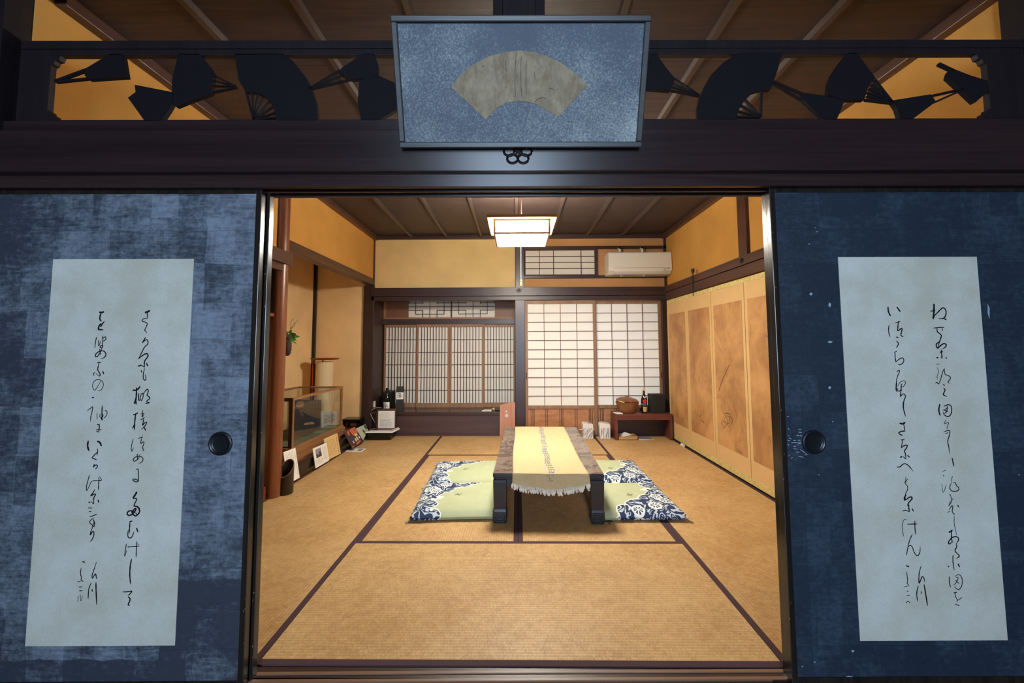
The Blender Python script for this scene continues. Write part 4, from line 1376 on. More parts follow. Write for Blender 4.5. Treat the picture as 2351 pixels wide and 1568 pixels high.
single('white_roll', MB().lathe([(0, -0.03), (0.016, -0.03), (0.017, 0.03), (0, 0.03)], (1.866, 3.22, 0.019), 14, Matrix.Rotation(PI / 2, 3, 'X')), PAPERW, 'small white roll on the mat at the foot of the folding screen', 'roll', smooth=True)
hk = thing('hanging_hook', 'dark hook rod with a cap hanging over the beam above the folding screen', 'hook', (1.905, 2.88, 1.68))
part('rod', MB().tube([(1.902, 2.89, 1.68), (1.902, 2.88, 1.94)], 0.0045, 8), METALD, hk)
part('cap', MB().lathe([(0, 1.925), (0.013, 1.925), (0.015, 1.935), (0.018, 1.94), (0.018, 1.972), (0, 1.975)], (1.902, 2.88, 0), 16), DARKV, hk, smooth=True)

# ---------------------------------------------------------------- bench and what stands on and under it
BX0, BX1, BY0, BY1, BZ = 1.190, 1.884, 3.548, 3.80, 0.312
t = thing('bench', 'low red-brown wooden bench in the corner by the folding screen', 'bench', ((BX0 + BX1) / 2, (BY0 + BY1) / 2, 0.001))
part('top', MB().box(BX0, BX1, BY0, BY1, BZ - 0.024, BZ), BENCHW, t, bev=0.003)
part('front_rail', MB().box(BX0 + 0.03, BX1 - 0.03, BY0 + 0.002, BY0 + 0.022, BZ - 0.07, BZ - 0.024), BENCHW, t)
for a in (BX0, BX1 - 0.03):
    part('side_panel', MB().box(a, a + 0.03, BY0 + 0.001, BY1, 0.001, BZ - 0.024), BENCHW, t, bev=0.002)
part('back_panel', MB().box(BX0 + 0.03, BX1 - 0.03, BY1 - 0.015, BY1, 0.001, BZ - 0.024), DARK, t)

TUBM = wood('tub_wood', S(120, 74, 46), S(150, 98, 64), 2, 0.45, 14)
c = at(1440, 930, 1, 3.665)
t = thing('lidded_tub', 'round brown wooden tub with a lid and knob on the red-brown bench', 'tub', (c.x, 3.665, BZ))
part('bowl', MB().lathe([(0, BZ + 0.003), (0.088, BZ), (0.094, BZ + 0.004), (0.118, BZ + 0.05), (0.134, BZ + 0.105), (0.139, BZ + 0.118), (0.141, BZ + 0.135), (0.132, BZ + 0.137), (0.126, BZ + 0.12), (0, BZ + 0.03)], (c.x, 3.665, 0), 40), TUBM, t, smooth=True)
M = Matrix.Rotation(0.06, 3, 'Y')
ld_ = part('lid', MB().lathe([(0, 0.0), (0.128, 0.0), (0.136, 0.003), (0.137, 0.012), (0.13, 0.018), (0.105, 0.036), (0.06, 0.048), (0, 0.05)], (c.x, 3.665, BZ + 0.141), 40, M), TUBM, t, smooth=True)
part('knob', MB().box(c.x - 0.017, c.x + 0.017, 3.655, 3.675, BZ + 0.186, BZ + 0.207), CEDAR, ld_, bev=0.003)
part('cloth_edge', MB().prism([at(x, y, 1, 3.665 - 0.139) for x, y in ((1419, 919.5), (1428, 921), (1434, 924), (1434, 925.5), (1427, 923.5), (1419, 921))], (0, -0.003, 0)), CREAM, t)

c = at(1479, 930, 1, 3.65)
BGL = plain('dark_bottle_glass', S(40, 22, 14), 0.12, 0.6, var=0.1)
BGK = plain('black_bottle_glass', S(12, 12, 13), 0.1, 0.6, var=0.1)


def bottle(name, cx, cy, z, r, h, label, glass, group=None):
    t = thing(name, label, 'bottle', (cx, cy, z), 0, group)
    prof = [(0, 0), (r * 0.94, 0), (r, 0.006), (r, h * 0.53), (r * 0.96, h * 0.57), (r * 0.72, h * 0.66), (r * 0.42, h * 0.74), (r * 0.34, h * 0.82), (r * 0.33, h * 0.93), (0, h * 0.935)]
    part('glass_body', MB().lathe(prof, (0, 0, 0), 32), glass, t, smooth=True, local=True)
    return t


def cyl_patch(mb, r, pts, n, cz=0.0, a0=-PI / 2):
    """flat outline (s, z) wrapped round a cylinder of radius r facing the viewer; convex in columns"""
    ss = [p[0] for p in pts]
    lo_, hi = min(ss), max(ss)

    def span(s):
        zs = []
        for i in range(len(pts)):
            a, b = pts[i], pts[(i + 1) % len(pts)]
            if (a[0] - s) * (b[0] - s) <= 0 and abs(a[0] - b[0]) > 1e-9:
                u = (s - a[0]) / (b[0] - a[0])
                zs.append(a[1] + (b[1] - a[1]) * u)
            elif abs(a[0] - s) < 1e-9:
                zs.append(a[1])
        return min(zs), max(zs)
    prev = None
    for i in range(n + 1):
        s = lo_ + (hi - lo_) * i / n
        z0, z1 = span(s)
        an = a0 + s / r
        q = (mb.b.verts.new((r * math.cos(an), r * math.sin(an), z0 + cz)), mb.b.verts.new((r * math.cos(an), r * math.sin(an), z1 + cz)))
        if prev:
            mb.b.faces.new([prev[0], q[0], q[1], prev[1]])
        prev = q


R_, H_ = 0.0375, 0.302
bt = bottle('bottle', c.x, 3.65, BZ, R_, H_, 'brown bottle with a red diamond label on the red-brown bench', BGL)
mb = MB(); cyl_patch(mb, R_ + 0.0006, [(-0.032, 0.147), (0, 0.117), (0.032, 0.147), (0, 0.177)], 12)
part('red_label', mb, plain('label_red', S(222, 52, 46), 0.5, 0.3), bt, local=True)
mb = MB(); cyl_patch(mb, R_ + 0.0010, [(-0.014, 0.147), (0, 0.134), (0.014, 0.147), (0, 0.160)], 8)
part('label_mark', mb, plain('label_dark_red', S(170, 26, 30), 0.5, 0.3), bt, local=True)
mb = MB(); cyl_patch(mb, R_ + 0.0004, [(-0.055, 0.094), (0.055, 0.094), (0.055, 0.122), (-0.055, 0.122)], 12)
part('grey_band', mb, plain('label_slate', S(84, 92, 104), 0.5, 0.3), bt, local=True)
mb = MB(); cyl_patch(mb, R_ + 0.0006, [(-0.026, 0.026), (-0.014, 0.016), (0.014, 0.016), (0.026, 0.026), (0.027, 0.08), (-0.027, 0.08)], 10)
part('gold_label', mb, plain('label_gold', S(198, 170, 116), 0.5, 0.3, var=0.3, scale=120), bt, local=True)
mb = MB()
for s in (-1, 1):
    mb.bar((s * 0.019, -0.029, 0.212), (s * 0.002, -0.035, 0.186), 0.007, (0, -0.0015, 0))
part('neck_ribbon', mb, PAPERW, bt, local=True)
part('cap', MB().lathe([(0.0135, 0.272), (0.0145, 0.274), (0.0145, 0.3), (0.012, 0.303), (0, 0.303)], (0, 0, 0), 20), CREAM, bt, smooth=True, local=True)

c = at(1506, 925, 1, 3.69)
t = thing('black_box', 'plain black carton on the red-brown bench beside the red-labelled bottle', 'box', (c.x + 0.002, 3.69, BZ), 0.12)
CARD = plain('black_card', S(38, 40, 36), 0.7, 0.3)
part('carton', MB().box(-0.083, 0.083, -0.07, 0.06, 0, 0.228), CARD, t, bev=0.002, local=True)
part('lid_seam', MB().box(-0.0835, 0.0835, -0.0705, 0.0605, 0.205, 0.2062), LACQ, t, local=True)
c = at(1419, 946, 2, BZ)
single('remote_control', MB().obox((1.206, 3.555, BZ), (0.08, -0.004, 0), (-0.018, 0.085, 0), (0, 0, 0.014)), PLASTIC, 'small white remote control at the left end of the red-brown bench', 'remote', bev=0.003)

TRW = wood('tray_wood', S(160, 120, 72), S(188, 148, 96), 0, 0.5, 14)
t = thing('wooden_tray', 'shallow wooden tray on the mat under the red-brown bench', 'tray', (1.345, 3.63, 0.001))
x0, x1, y0, y1 = 1.226, 1.462, 3.552, 3.74
part('base', MB().box(x0, x1, y0, y1, 0.002, 0.008), TRW, t)
part('rim', MB().box(x0, x1, y0, y0 + 0.008, 0.002, 0.044).box(x0, x1, y1 - 0.008, y1, 0.002, 0.044).box(x0, x0 + 0.008, y0, y1, 0.002, 0.044).box(x1 - 0.008, x1, y0, y1, 0.002, 0.044), TRW, t, bev=0.0015)
for k, (dx, dy, rz, h, lab) in enumerate(((0.0, 0.0, 0.5, 0.03, 'lower white leaflet lying in the tray under the bench'), (0.02, 0.03, 0.9, 0.04, 'upper white leaflet tilted in the tray under the bench'))):
    a = Vector((math.cos(rz) * 0.13, math.sin(rz) * 0.05, 0.02)); b_ = Vector((-math.sin(rz) * 0.06, math.cos(rz) * 0.08, 0.006))
    single('leaflet', MB().obox(Vector((1.285 + dx, 3.59 + dy, h)), a, b_, (0, 0, 0.0012)), PAPERW, lab, 'leaflet', 'leaflets in the tray')
single('leaflet', MB().prism([(1.475, 3.556, 0.0016), (1.66, 3.556, 0.0016), (1.655, 3.60, 0.0016), (1.47, 3.60, 0.0016)], (0, 0, 0.002)), PAPERW, 'white leaflet on the mat right of the tray under the bench', 'leaflet')
single('leaflet', MB().prism([(1.52, 3.60, 0.0036), (1.655, 3.575, 0.0036), (1.645, 3.74, 0.0036), (1.50, 3.74, 0.0036)], (0, 0, 0.002)), plain('grey_blue_print', S(120, 124, 130), 0.6, 0.3), 'grey leaflet lying over the white one under the bench', 'leaflet')


def wrapped_mat(name, diag):
    m, t, b = new_mat(name, 0.6, S(220, 214, 206), 0.3)
    v, (x, y, z) = coords(t)
    u = x + y * 0.6 - z * 0.55 if diag else x + y
    n = noise(t, vec(t, u * 60.0, z * 6.0, 0.0), 1.0, 3, 0.6)
    top = z.lt(0.13)
    setc(t, b, mixc(t, smooth(t, n, 0.46, 0.62) * top, S(226, 220, 212), S(130, 126, 124)))
    return m


c1 = at(1349, 1000, 1, 3.68)
t = thing('marbled_box', 'white and grey box with slanting streaks behind the low table', 'box', (0.872, 3.685, 0.001), 0.03, 'marbled paper boxes by the far screens')
part('body', MB().prism([(-0.064, -0.06, 0), (0.062, -0.06, 0), (0.063, -0.06, 0.168), (0.05, -0.06, 0.186), (-0.054, -0.06, 0.19), (-0.063, -0.06, 0.18)], (0, 0.12, 0)), wrapped_mat('slant_marbled_paper', True), t, bev=0.004, local=True)
part('opening', MB().prism([(0.0, -0.055, 0.1892), (0.05, -0.052, 0.187), (0.045, -0.02, 0.1873), (-0.005, -0.02, 0.1895)], (0, 0, 0.0012)), LACQ, t, local=True)
part('handle', MB().tube([(-0.064, -0.02, 0.11), (-0.095, -0.03, 0.105), (-0.1, -0.034, 0.11)], 0.006, 8).tube([(0.063, -0.02, 0.125), (0.075, -0.03, 0.12)], 0.006, 8), PAPERW, t, smooth=True, local=True)
t = thing('marbled_box', 'white and grey box with upright streaks beside the red-brown bench', 'box', (1.082, 3.685, 0.001), -0.06, 'marbled paper boxes by the far screens')
part('body', MB().prism([(-0.066, -0.06, 0), (0.066, -0.06, 0), (0.067, -0.06, 0.16), (0.055, -0.06, 0.182), (0.0, -0.06, 0.19), (-0.055, -0.06, 0.188), (-0.068, -0.06, 0.172)], (0, 0.12, 0)), wrapped_mat('upright_marbled_paper', False), t, bev=0.004, local=True)
part('opening', MB().prism([(-0.02, -0.055, 0.1897), (0.035, -0.05, 0.1855), (0.03, -0.02, 0.1855), (-0.025, -0.02, 0.1897)], (0, 0, 0.0016)), LACQ, t, local=True)
part('side_hole', MB().lathe([(0, 0), (0.014, 0), (0.0, 0.0012)], (-0.0672, -0.02, 0.13), 18, Matrix.Rotation(-PI / 2, 3, 'Y')), LACQ, t, local=True)

# ---------------------------------------------------------------- sign board against the desk bay
sb = [at(x, y, 1, 3.77) for x, y in ((1147, 1000), (1182.5, 1000), (1183, 924.5), (1175, 922.5), (1148, 930))]
for p in sb[:2]:
    p.z = 0.002
t = thing('sign_board', 'reddish wooden board with pale brushed writing against the middle post', 'sign', ((sb[0].x + sb[1].x) / 2, 3.78, 0.001))
part('board', MB().prism(sb, (0, 0.018, 0)), wood('pink_cedar', S(178, 122, 98), S(200, 144, 118), 2, 0.5, 12), t, bev=0.002)
mb = MB()
strokes(mb, 1130, 910, 15.686, """480,520 535,560 w18; 510,505 505,590 w16; 485,560 545,545 w14; 490,650 560,645 w22; 485,650 490,745 w18; 560,645 558,745 w18; 490,745 560,742 w18; 500,690 555,690 w22; 520,660 525,735 w18""", lambda x, y: at(x, y, 1, 3.7692), (0, -1, 0), 1.2)
part('pale_writing', mb, plain('pale_blue_paint', S(206, 206, 222), 0.7), t)
mb = MB()
strokes(mb, 1130, 910, 15.686, """740,290 770,300 w12; 755,300 745,360 w14; 740,380 765,420 w14; 745,440 765,470 w14; 740,500 770,560 w20; 340,690 370,700 w12; 345,760 375,800 w20; 340,830 380,870 w22; 345,900 385,930 w16; 480,860 530,865 w16; 490,950 530,965 w20; 510,1010 545,1030 w20; 350,990 365,1040 w12""", lambda x, y: at(x, y, 1, 3.7692), (0, -1, 0), 1.0)
part('faint_writing', mb, plain('faint_lilac_paint', S(186, 150, 146), 0.7), t)
# things on the desk bay shelf
DZ = 0.305
c = at(1120, 938, 1, 3.86)
single('booklet', MB().obox((c.x - 0.075, 3.835, DZ), (0.12, 0, 0), (0.03, 0.09, 0), (0, 0, 0.012)), PAPERG, 'grey-white booklet on the desk bay shelf near the sign board', 'booklet')
mb = MB().grid(lambda u, v: (c.x + 0.035 + 0.045 * u + 0.02 * v, 3.84 + 0.08 * v, DZ + 0.012 + 0.022 * math.sin(PI * u) ** 0.7), 10, 2)
o = single('folded_paper', mb, CREAM, 'cream curled paper on the desk bay shelf beside the sign board', 'paper', smooth=True)
so = o.modifiers.new('thick', 'SOLIDIFY'); so.thickness = 0.003
single('dark_dish', MB().lathe([(0, DZ), (0.03, DZ), (0.042, DZ + 0.012), (0.04, DZ + 0.013), (0.0, DZ + 0.006)], (c.x + 0.125, 3.875, 0), 24), METALD, 'small dark dish on the desk bay shelf by the sign board', 'dish', smooth=True)

c = at(888.5, 920, 1, 3.875)
bt = bottle('bottle', c.x, 3.875, DZ, 0.044, 0.30, 'black bottle with a white calligraphy label at the left of the desk bay', BGK)
part('cap', MB().lathe([(0.016, 0.268), (0.017, 0.27), (0.017, 0.298), (0, 0.3)], (0, 0, 0), 20), LACQ, bt, smooth=True, local=True)
mb = MB(); cyl_patch(mb, 0.0446, [(-0.05, 0.03), (0.05, 0.03), (0.05, 0.118), (-0.05, 0.118)], 14)
lb = part('label', mb, PAPERW, bt, local=True)
mb = MB()
KAN = """335,575 400,565 w12; 352,555 345,640 w13; 385,570 378,650 w11; 340,605 395,600 w10; 335,660 350,640 365,665 w11; 372,600 385,630 372,660 w10; 405,560 402,630 395,685 w15; 385,635 445,622 w13; 440,590 438,650 w9; 425,655 450,665 w9"""
ccx, ccy = c.x, 3.875


def onlabel(x, y):
    u = (x - 888.3) / 174.0 * 1.03
    an = -PI / 2 + u / 0.045
    return Vector((0.0449 * math.cos(an), 0.0449 * math.sin(an), 0.074 - (y - 929.3) / 174.0 * 1.0))


strokes(mb, 850, 870, 10.45, KAN, onlabel, (0, -1, 0), 0.6)
part('label_writing', mb, INK, lb, local=True)
t = thing('bottle_box', 'tall dark carton with a white calligraphy label in front of the barred screen', 'box', (at(918.5, 915, 1, 3.90).x, 3.90, DZ), 0.22)
part('carton', MB().box(-0.047, 0.047, -0.047, 0.047, 0, 0.312), plain('charcoal_card', S(46, 44, 42), 0.6, 0.3), t, bev=0.0015, local=True)
lb = part('label', MB().box(-0.044, 0.044, -0.0476, -0.047, 0.154, 0.242), PAPERW, t, local=True)
mb = MB()
strokes(mb, 0, 0, 1.0, KAN, lambda x, y: Vector(((x - 392) / 1700.0, -0.0480, 0.198 - (y - 618) / 1700.0)), (0, -1, 0), 0.6)
part('label_writing', mb, INK, lb, local=True)
c = at(893, 915, 1, 4.05)
single('black_box', MB().box(c.x - 0.075, c.x + 0.075, 3.99, 4.09, DZ, DZ + 0.235), CARD, 'black carton standing behind the black bottle in the desk bay', 'box', bev=0.002)
c = at(859.5, 928, 0, -1.858)
single('wall_socket', MB().box(-1.8625, -1.85, c.y - 0.025, c.y + 0.025, c.z - 0.038, c.z + 0.04), PLASTIC, 'small white wall socket on the dark corner post of the desk bay', 'socket', bev=0.003)
pts = [at(x, y, 1, 3.755) for x, y in ((876, 935.5), (868, 935.5), (860, 937), (853, 942), (851, 950), (853.5, 957), (858, 965), (862, 971))]
single('cable', MB().tube(pts, 0.0045, 7), plain('grey_cable', S(176, 168, 156), 0.5), 'thin pale cable curling beside the framed notice', 'cable', smooth=True)

# ---------------------------------------------------------------- lacquer box, magazines, framed notice
t = thing('lacquer_box', 'black lacquer box on the mat in front of the desk bay corner', 'box', (-1.69, 3.66, 0.001))
part('body', MB().box(-1.836, -1.548, 3.565, 3.755, 0.001, 0.075), LACQ, t, bev=0.004)
part('lid', MB().box(-1.842, -1.542, 3.559, 3.761, 0.076, 0.092), LACQ, t, bev=0.004)
MZ = 0.092
for k, (x0, x1, y0, y1, h, mt, lab) in enumerate(((-1.855, -1.525, 3.55, 3.77, 0.012, PAPERW, 'white magazine at the bottom of the pile on the lacquer box'), (-1.845, -1.535, 3.555, 3.77, 0.008, plain('olive_cover', S(150, 148, 124), 0.5), 'olive magazine in the middle of the pile on the lacquer box'), (-1.80, -1.545, 3.56, 3.765, 0.009, plain('maroon_cover', S(96, 40, 40), 0.4), 'maroon magazine on top of the pile on the lacquer box'))):
    z = MZ + (0, 0.012, 0.02)[k]
    t = thing('magazine', lab, 'magazine', ((x0 + x1) / 2, (y0 + y1) / 2, z), 0, 'magazines on the lacquer box')
    part('pages', MB().obox((x0, y0, z), (x1 - x0, 0.004 * k, 0), (0.03, y1 - y0, 0), (0, 0, h - 0.0015)), PAPERW, t)
    part('cover', MB().obox((x0, y0 - 0.001, z + h - 0.0015), (x1 - x0, 0.004 * k, 0), (0.03, y1 - y0, 0), (0, 0, 0.0015)), mt, t)
YN = 3.70
q = [at(x, y, 1, YN) for x, y in ((864, 983), (909, 983), (910.5, 938), (864.5, 938))]
zb0 = MZ + 0.029
t = thing('framed_notice', 'white printed notice in a dark wooden frame standing on the magazines', 'notice', ((q[0].x + q[1].x) / 2, YN, zb0))
x0, x1, z1 = q[0].x, q[1].x, q[2].z
part('frame', MB().box(x0, x1, YN, YN + 0.014, zb0, z1), wood('dark_notice_frame', S(62, 42, 30), S(88, 62, 44), 2, 0.4, 20), t, bev=0.003)
p0, p1 = at(868, 983, 1, YN), at(906.5, 943, 1, YN)
sh = part('notice_sheet', MB().box(p0.x, p1.x, YN - 0.0015, YN, zb0 + 0.002, p1.z), PAPERW, t)
mb = MB()
rr = random.Random(5)
for k in range(14):
    z = p1.z - 0.03 - k * 0.0125
    if k in (1, 3, 5):
        continue
    xa = p0.x + rr.uniform(0.02, 0.05) if k < 4 else p0.x + 0.022
    xb = p1.x - rr.uniform(0.03, 0.09 if k < 6 else 0.05)
    x = xa
    while x < xb:
        w = rr.uniform(0.008, 0.03)
        mb.box(x, min(xb, x + w), YN - 0.0019, YN - 0.0014, z, z + 0.0045)
        x += w + 0.004
part('printed_lines', mb, GREYP, sh)

# ---------------------------------------------------------------- cards leaning on the alcove edge


def bil(q, u, v):
    return q[3] * (1 - u) * (1 - v) + q[2] * u * (1 - v) + q[1] * u * v + q[0] * (1 - u) * v    # u right, v up; q = TL, TR, BR, BL


def card(name, label, cat, pxq, base_x, lean, mat, th, group=None):
    nrm = Vector((1, 0, lean)).normalized()
    p0 = Vector((base_x, 0, 0.004))
    q = [onp(640 + x / 10.4545, 970 + y / 10.4545, p0, nrm) for x, y in pxq]
    ex = (q[2] - q[3]).normalized()
    t = thing(name, label, cat, (q[2] + q[3]) / 2, 0, group)
    part('board', MB().prism(q, -nrm * th), mat, t)
    return t, q, nrm


def print_cols(t, q, nrm, cols, mat, name='printed_columns'):
    mb = MB()
    rr = random.Random(len(cols))
    for u, w, v0, v1 in cols:
        v = v1
        while v > v0:
            h = rr.uniform(0.03, 0.12)
            a, b_ = max(v0, v - h), v
            mb.prism([bil(q, u, b_) + nrm * 0.0008, bil(q, u + w, b_) + nrm * 0.0008, bil(q, u + w, a) + nrm * 0.0008, bil(q, u, a) + nrm * 0.0008], -nrm * 0.0006)
            v -= h + 0.025
    part(name, mb, mat, t)


LGREY = plain('light_grey_print', S(196, 186, 170), 0.8, 0.1)
LN = 0.17
t, q, n = card('leaning_card', 'tall white printed card leaning behind the bamboo vase', 'card', [(110, 715), (400, 605), (505, 1325), (222, 1480)], -1.866, LN, PAPERW, 0.004, 'cards leaning on the alcove edge')
print_cols(t, q, n, [(0.14 + 0.11 * k, 0.028, 0.3, 0.92) for k in range(6)] + [(0.88, 0.03, 0.12, 0.86)], LGREY)
t, q, n = card('leaning_card', 'white card with a small landscape photo leaning on the alcove edge', 'card', [(818, 628), (1145, 482), (1212, 908), (890, 1100)], -1.858, LN, PAPERW, 0.006, 'cards leaning on the alcove edge')
print_cols(t, q, n, [(0.66 + 0.1 * k, 0.03, 0.16, 0.86) for k in range(3)] + [(0.12 + 0.1 * k, 0.03, 0.1, 0.38) for k in range(5)], LGREY)
fq = lambda u, v: bil(q, u, v) + n * 0.0012
ph = part('photo', MB().prism([fq(0.14, 0.9), fq(0.52, 0.9), fq(0.52, 0.45), fq(0.14, 0.45)], -n * 0.001), plain('photo_sky', S(150, 148, 160), 0.4), t)
part('photo_hill', MB().prism([bil(q, u, v) + n * 0.0018 for u, v in ((0.14, 0.45), (0.52, 0.45), (0.52, 0.56), (0.46, 0.76), (0.40, 0.74), (0.33, 0.58), (0.28, 0.56), (0.22, 0.68), (0.14, 0.62))], -n * 0.001), plain('photo_dark', S(66, 62, 74), 0.4), ph)
t, q, n = card('leaning_card', 'tan card closely covered in handwriting leaning beside the photo card', 'card', [(1080, 395), (1405, 255), (1490, 745), (1165, 915)], -1.868, LN, CREAM, 0.004, 'cards leaning on the alcove edge')
print_cols(t, q, n, [(0.1 + 0.085 * k, 0.02, 0.12, 0.86) for k in range(8)], plain('tan_print', S(184, 148, 96), 0.8, 0.1), 'handwriting')
print_cols(t, q, n, [(0.86, 0.03, 0.08, 0.92)], plain('brown_ink', S(110, 88, 64), 0.8, 0.1), 'title_column')
LN2 = 0.55
t, q, n = card('leaning_card', 'red and dark picture card leaning by the far end of the alcove edge', 'card', [(1560, 232), (1822, 100), (2042, 455), (1768, 622)], -1.812, LN2, plain('dark_plum_print', S(70, 38, 42), 0.4, 0.5), 0.005, 'cards leaning on the alcove edge')
f2 = lambda u, v: bil(q, u, v) + n * 0.0012
mb = MB().prism([f2(0.42, 0.98), f2(0.98, 0.98), f2(0.98, 0.62), f2(0.5, 0.6)], -n * 0.001).prism([f2(0.2, 0.94), f2(0.36, 0.96), f2(0.32, 0.72), f2(0.2, 0.7)], -n * 0.001).prism([f2(0.04, 0.1), f2(0.18, 0.08), f2(0.2, 0.02), f2(0.04, 0.02)], -n * 0.001).prism([f2(0.4, 0.12), f2(0.8, 0.2), f2(0.8, 0.1), f2(0.42, 0.02)], -n * 0.001)
part('orange_patches', mb, plain('print_orange', S(206, 106, 62), 0.4, 0.5), t)
mb = MB()
for u, v, w, h in ((0.24, 0.2, 0.1, 0.16), (0.46, 0.22, 0.12, 0.2), (0.62, 0.24, 0.12, 0.22), (0.8, 0.28, 0.12, 0.14), (0.6, 0.5, 0.26, 0.14), (0.74, 0.78, 0.1, 0.1)):
    mb.prism([f2(u, v), f2(u + w, v), f2(u + w * 0.9, v + h), f2(u + w * 0.1, v + h * 0.9)], -n * 0.0006)
part('cream_patches', mb, plain('print_cream', S(236, 218, 180), 0.4, 0.5), t)
t, q, n = card('leaning_card', 'pale green picture card leaning behind the red picture card', 'card', [(1840, 150), (2080, 38), (2150, 195), (1985, 500)], -1.825, LN2, plain('pale_green_print', S(196, 200, 176), 0.4, 0.4), 0.004, 'cards leaning on the alcove edge')
f3 = lambda u, v: bil(q, u, v) + n * 0.0012
part('dark_patches', MB().prism([f3(0.76, 0.9), f3(0.96, 0.94), f3(0.98, 0.3), f3(0.84, 0.4)], -n * 0.0006).prism([f3(0.5, 0.62), f3(0.6, 0.6), f3(0.7, 0.3), f3(0.56, 0.25)], -n * 0.0006), plain('print_green_dark', S(74, 92, 78), 0.4, 0.4), t)
q = [at(640 + x / 10.4545, 970 + y / 10.4545, 2, 0.003) for x, y in ((1635, 615), (2100, 625), (1980, 705), (1520, 692))]
t = thing('flat_card', 'white printed card lying flat on the mat below the red picture card', 'card', (q[0] + q[2]) / 2 - Vector((0, 0, 0.002)))
part('sheet', MB().prism(q, (0, 0, -0.002)), PAPERW, t)
mb = MB()
g = lambda u, v: bil(q, u, v) + Vector((0, 0, 0.0008))
mb.prism([g(0.68, 0.85), g(0.92, 0.85), g(0.9, 0.2), g(0.72, 0.2)], (0, 0, -0.0006)).prism([g(0.12, 0.85), g(0.5, 0.85), g(0.5, 0.3), g(0.14, 0.3)], (0, 0, -0.0006))
part('print_blocks', mb, GREYP, t)

# bamboo vase with a slanting mouth
vc = Vector((-1.822, 1.742, 0.0014))
BAM = plain('smoked_bamboo', S(44, 36, 30), 0.3, 0.5, var=0.25, scale=40)
t = thing('bamboo_vase', 'dark bamboo vase with a slanting mouth by the alcove post', 'vase', vc)
mb = MB()
rad = 0.055
top = lambda a, r: 0.192 + r / rad * 0.056 * math.cos(a - 1.5)
NA = 36


def ring(r, f):
    return [mb.b.verts.new((vc.x + r * math.cos(2 * PI * k / NA), vc.y + r * math.sin(2 * PI * k / NA), f(2 * PI * k / NA))) for k in range(NA)]


rings = [ring(rad * 0.93, lambda a: vc.z), ring(rad, lambda a: 0.012), ring(rad * 0.98, lambda a: 0.1), ring(rad, lambda a: top(a, rad)), ring(rad - 0.008, lambda a: top(a, rad - 0.008)), ring(rad - 0.009, lambda a: 0.04)]
for A, B in zip(rings, rings[1:]):
    for k in range(NA):
        mb.b.faces.new([A[k], A[(k + 1) % NA], B[(k + 1) % NA], B[k]])
mb.b.faces.new(rings[0]); mb.b.faces.new(rings[-1])
part('body', mb, BAM, t, smooth=True)
mb = MB()
mb.tube([(vc.x + (rad - 0.004) * math.cos(2 * PI * k / NA), vc.y + (rad - 0.004) * math.sin(2 * PI * k / NA), top(2 * PI * k / NA, rad) + 0.001) for k in range(NA + 1)], 0.0042, 6, cap=False)
part('cut_rim', mb, plain('bamboo_rim', S(120, 100, 80), 0.4, 0.5), t, smooth=True)

# basket vase with leaves on the round post
bc = Vector((-1.872, 1.782, 1.075))
t = thing('wall_vase', 'dark woven wall vase with green leaves hung on the round alcove post', 'vase', bc)
part('basket', MB().lathe([(0, 0.0), (0.018, 0.002), (0.028, 0.02), (0.033, 0.06), (0.033, 0.1), (0.029, 0.13), (0.031, 0.155), (0.026, 0.155), (0.02, 0.12), (0, 0.1)], bc, 22), plain('dark_basket', S(46, 32, 26), 0.6, 0.4, var=0.6, scale=120, bmp=0.002), t, smooth=True)
mb = MB()
for z in (0.025, 0.05, 0.075, 0.1, 0.125):
    r = 0.034 if 0.04 < z < 0.12 else 0.031
    mb.tube([(bc.x + r * math.cos(2 * PI * k / 20), bc.y + r * math.sin(2 * PI * k / 20), bc.z + z + 0.003 * math.sin(k * 2)) for k in range(21)], 0.0024, 5, cap=False)
part('woven_bands', mb, plain('basket_band', S(74, 52, 38), 0.5, 0.4), t)


def leaf(mb, p, d, ln, w, bend=0.3):
    p, d = Vector(p), Vector(d).normalized()
    s = d.cross(Vector((0.3, -1, 0.4))).normalized()
    n_ = s.cross(d)
    N = 6
    pr = None
    for i in range(N + 1):
        u = i / N
        c = p + d * ln * u - Vector((0, 0, 1)) * bend * ln * u * u
        ww = w * math.sin(PI * min(0.98, max(0.04, u)) ** 0.8)
        r = [mb.b.verts.new(c - s * ww), mb.b.verts.new(c - n_ * ww * 0.25), mb.b.verts.new(c + s * ww)]
        if pr:
            mb.b.faces.new([pr[0], pr[1], r[1], r[0]])
            mb.b.faces.new([pr[1], pr[2], r[2], r[1]])
        pr = r


mouth = bc + Vector((0, 0, 0.15))
rr = random.Random(11)
for d, ln, w, b_ in (((0.9, 0.3, 0.35), 0.10, 0.02, 0.3), ((0.8, 0.2, 0.75), 0.08, 0.024, 0.3), ((1, 0.1, 0.15), 0.075, 0.022, 0.5), ((0.3, 0.5, 1), 0.085, 0.016, 0.1), ((-0.2, -0.2, 1), 0.07, 0.014, 0.1), ((0.6, -0.5, -0.1), 0.06, 0.016, 0.6), ((0.9, 0.4, -0.35), 0.08, 0.014, 0.4), ((0.1, -0.7, 0.3), 0.06, 0.02, 0.4), ((0.5, 0.8, 0.5), 0.09, 0.018, 0.3)):
    mb = MB()
    leaf(mb, mouth + Vector((rr.uniform(-0.008, 0.008), rr.uniform(-0.008, 0.008), 0)), d, ln, w, b_)
    o = part('leaf', mb, GREENL, t, smooth=True)
mb = MB()
tw = [mouth, mouth + Vector((0.02, 0.01, 0.07)), mouth + Vector((0.045, 0.02, 0.12)), mouth + Vector((0.062, 0.03, 0.135))]
mb.tube(tw, [0.0022, 0.002, 0.0016, 0.001], 6)
mb.tube([tw[1], tw[1] + Vector((0.03, 0.0, 0.02)), tw[1] + Vector((0.04, 0, 0.045))], [0.0018, 0.0015, 0.001], 6)
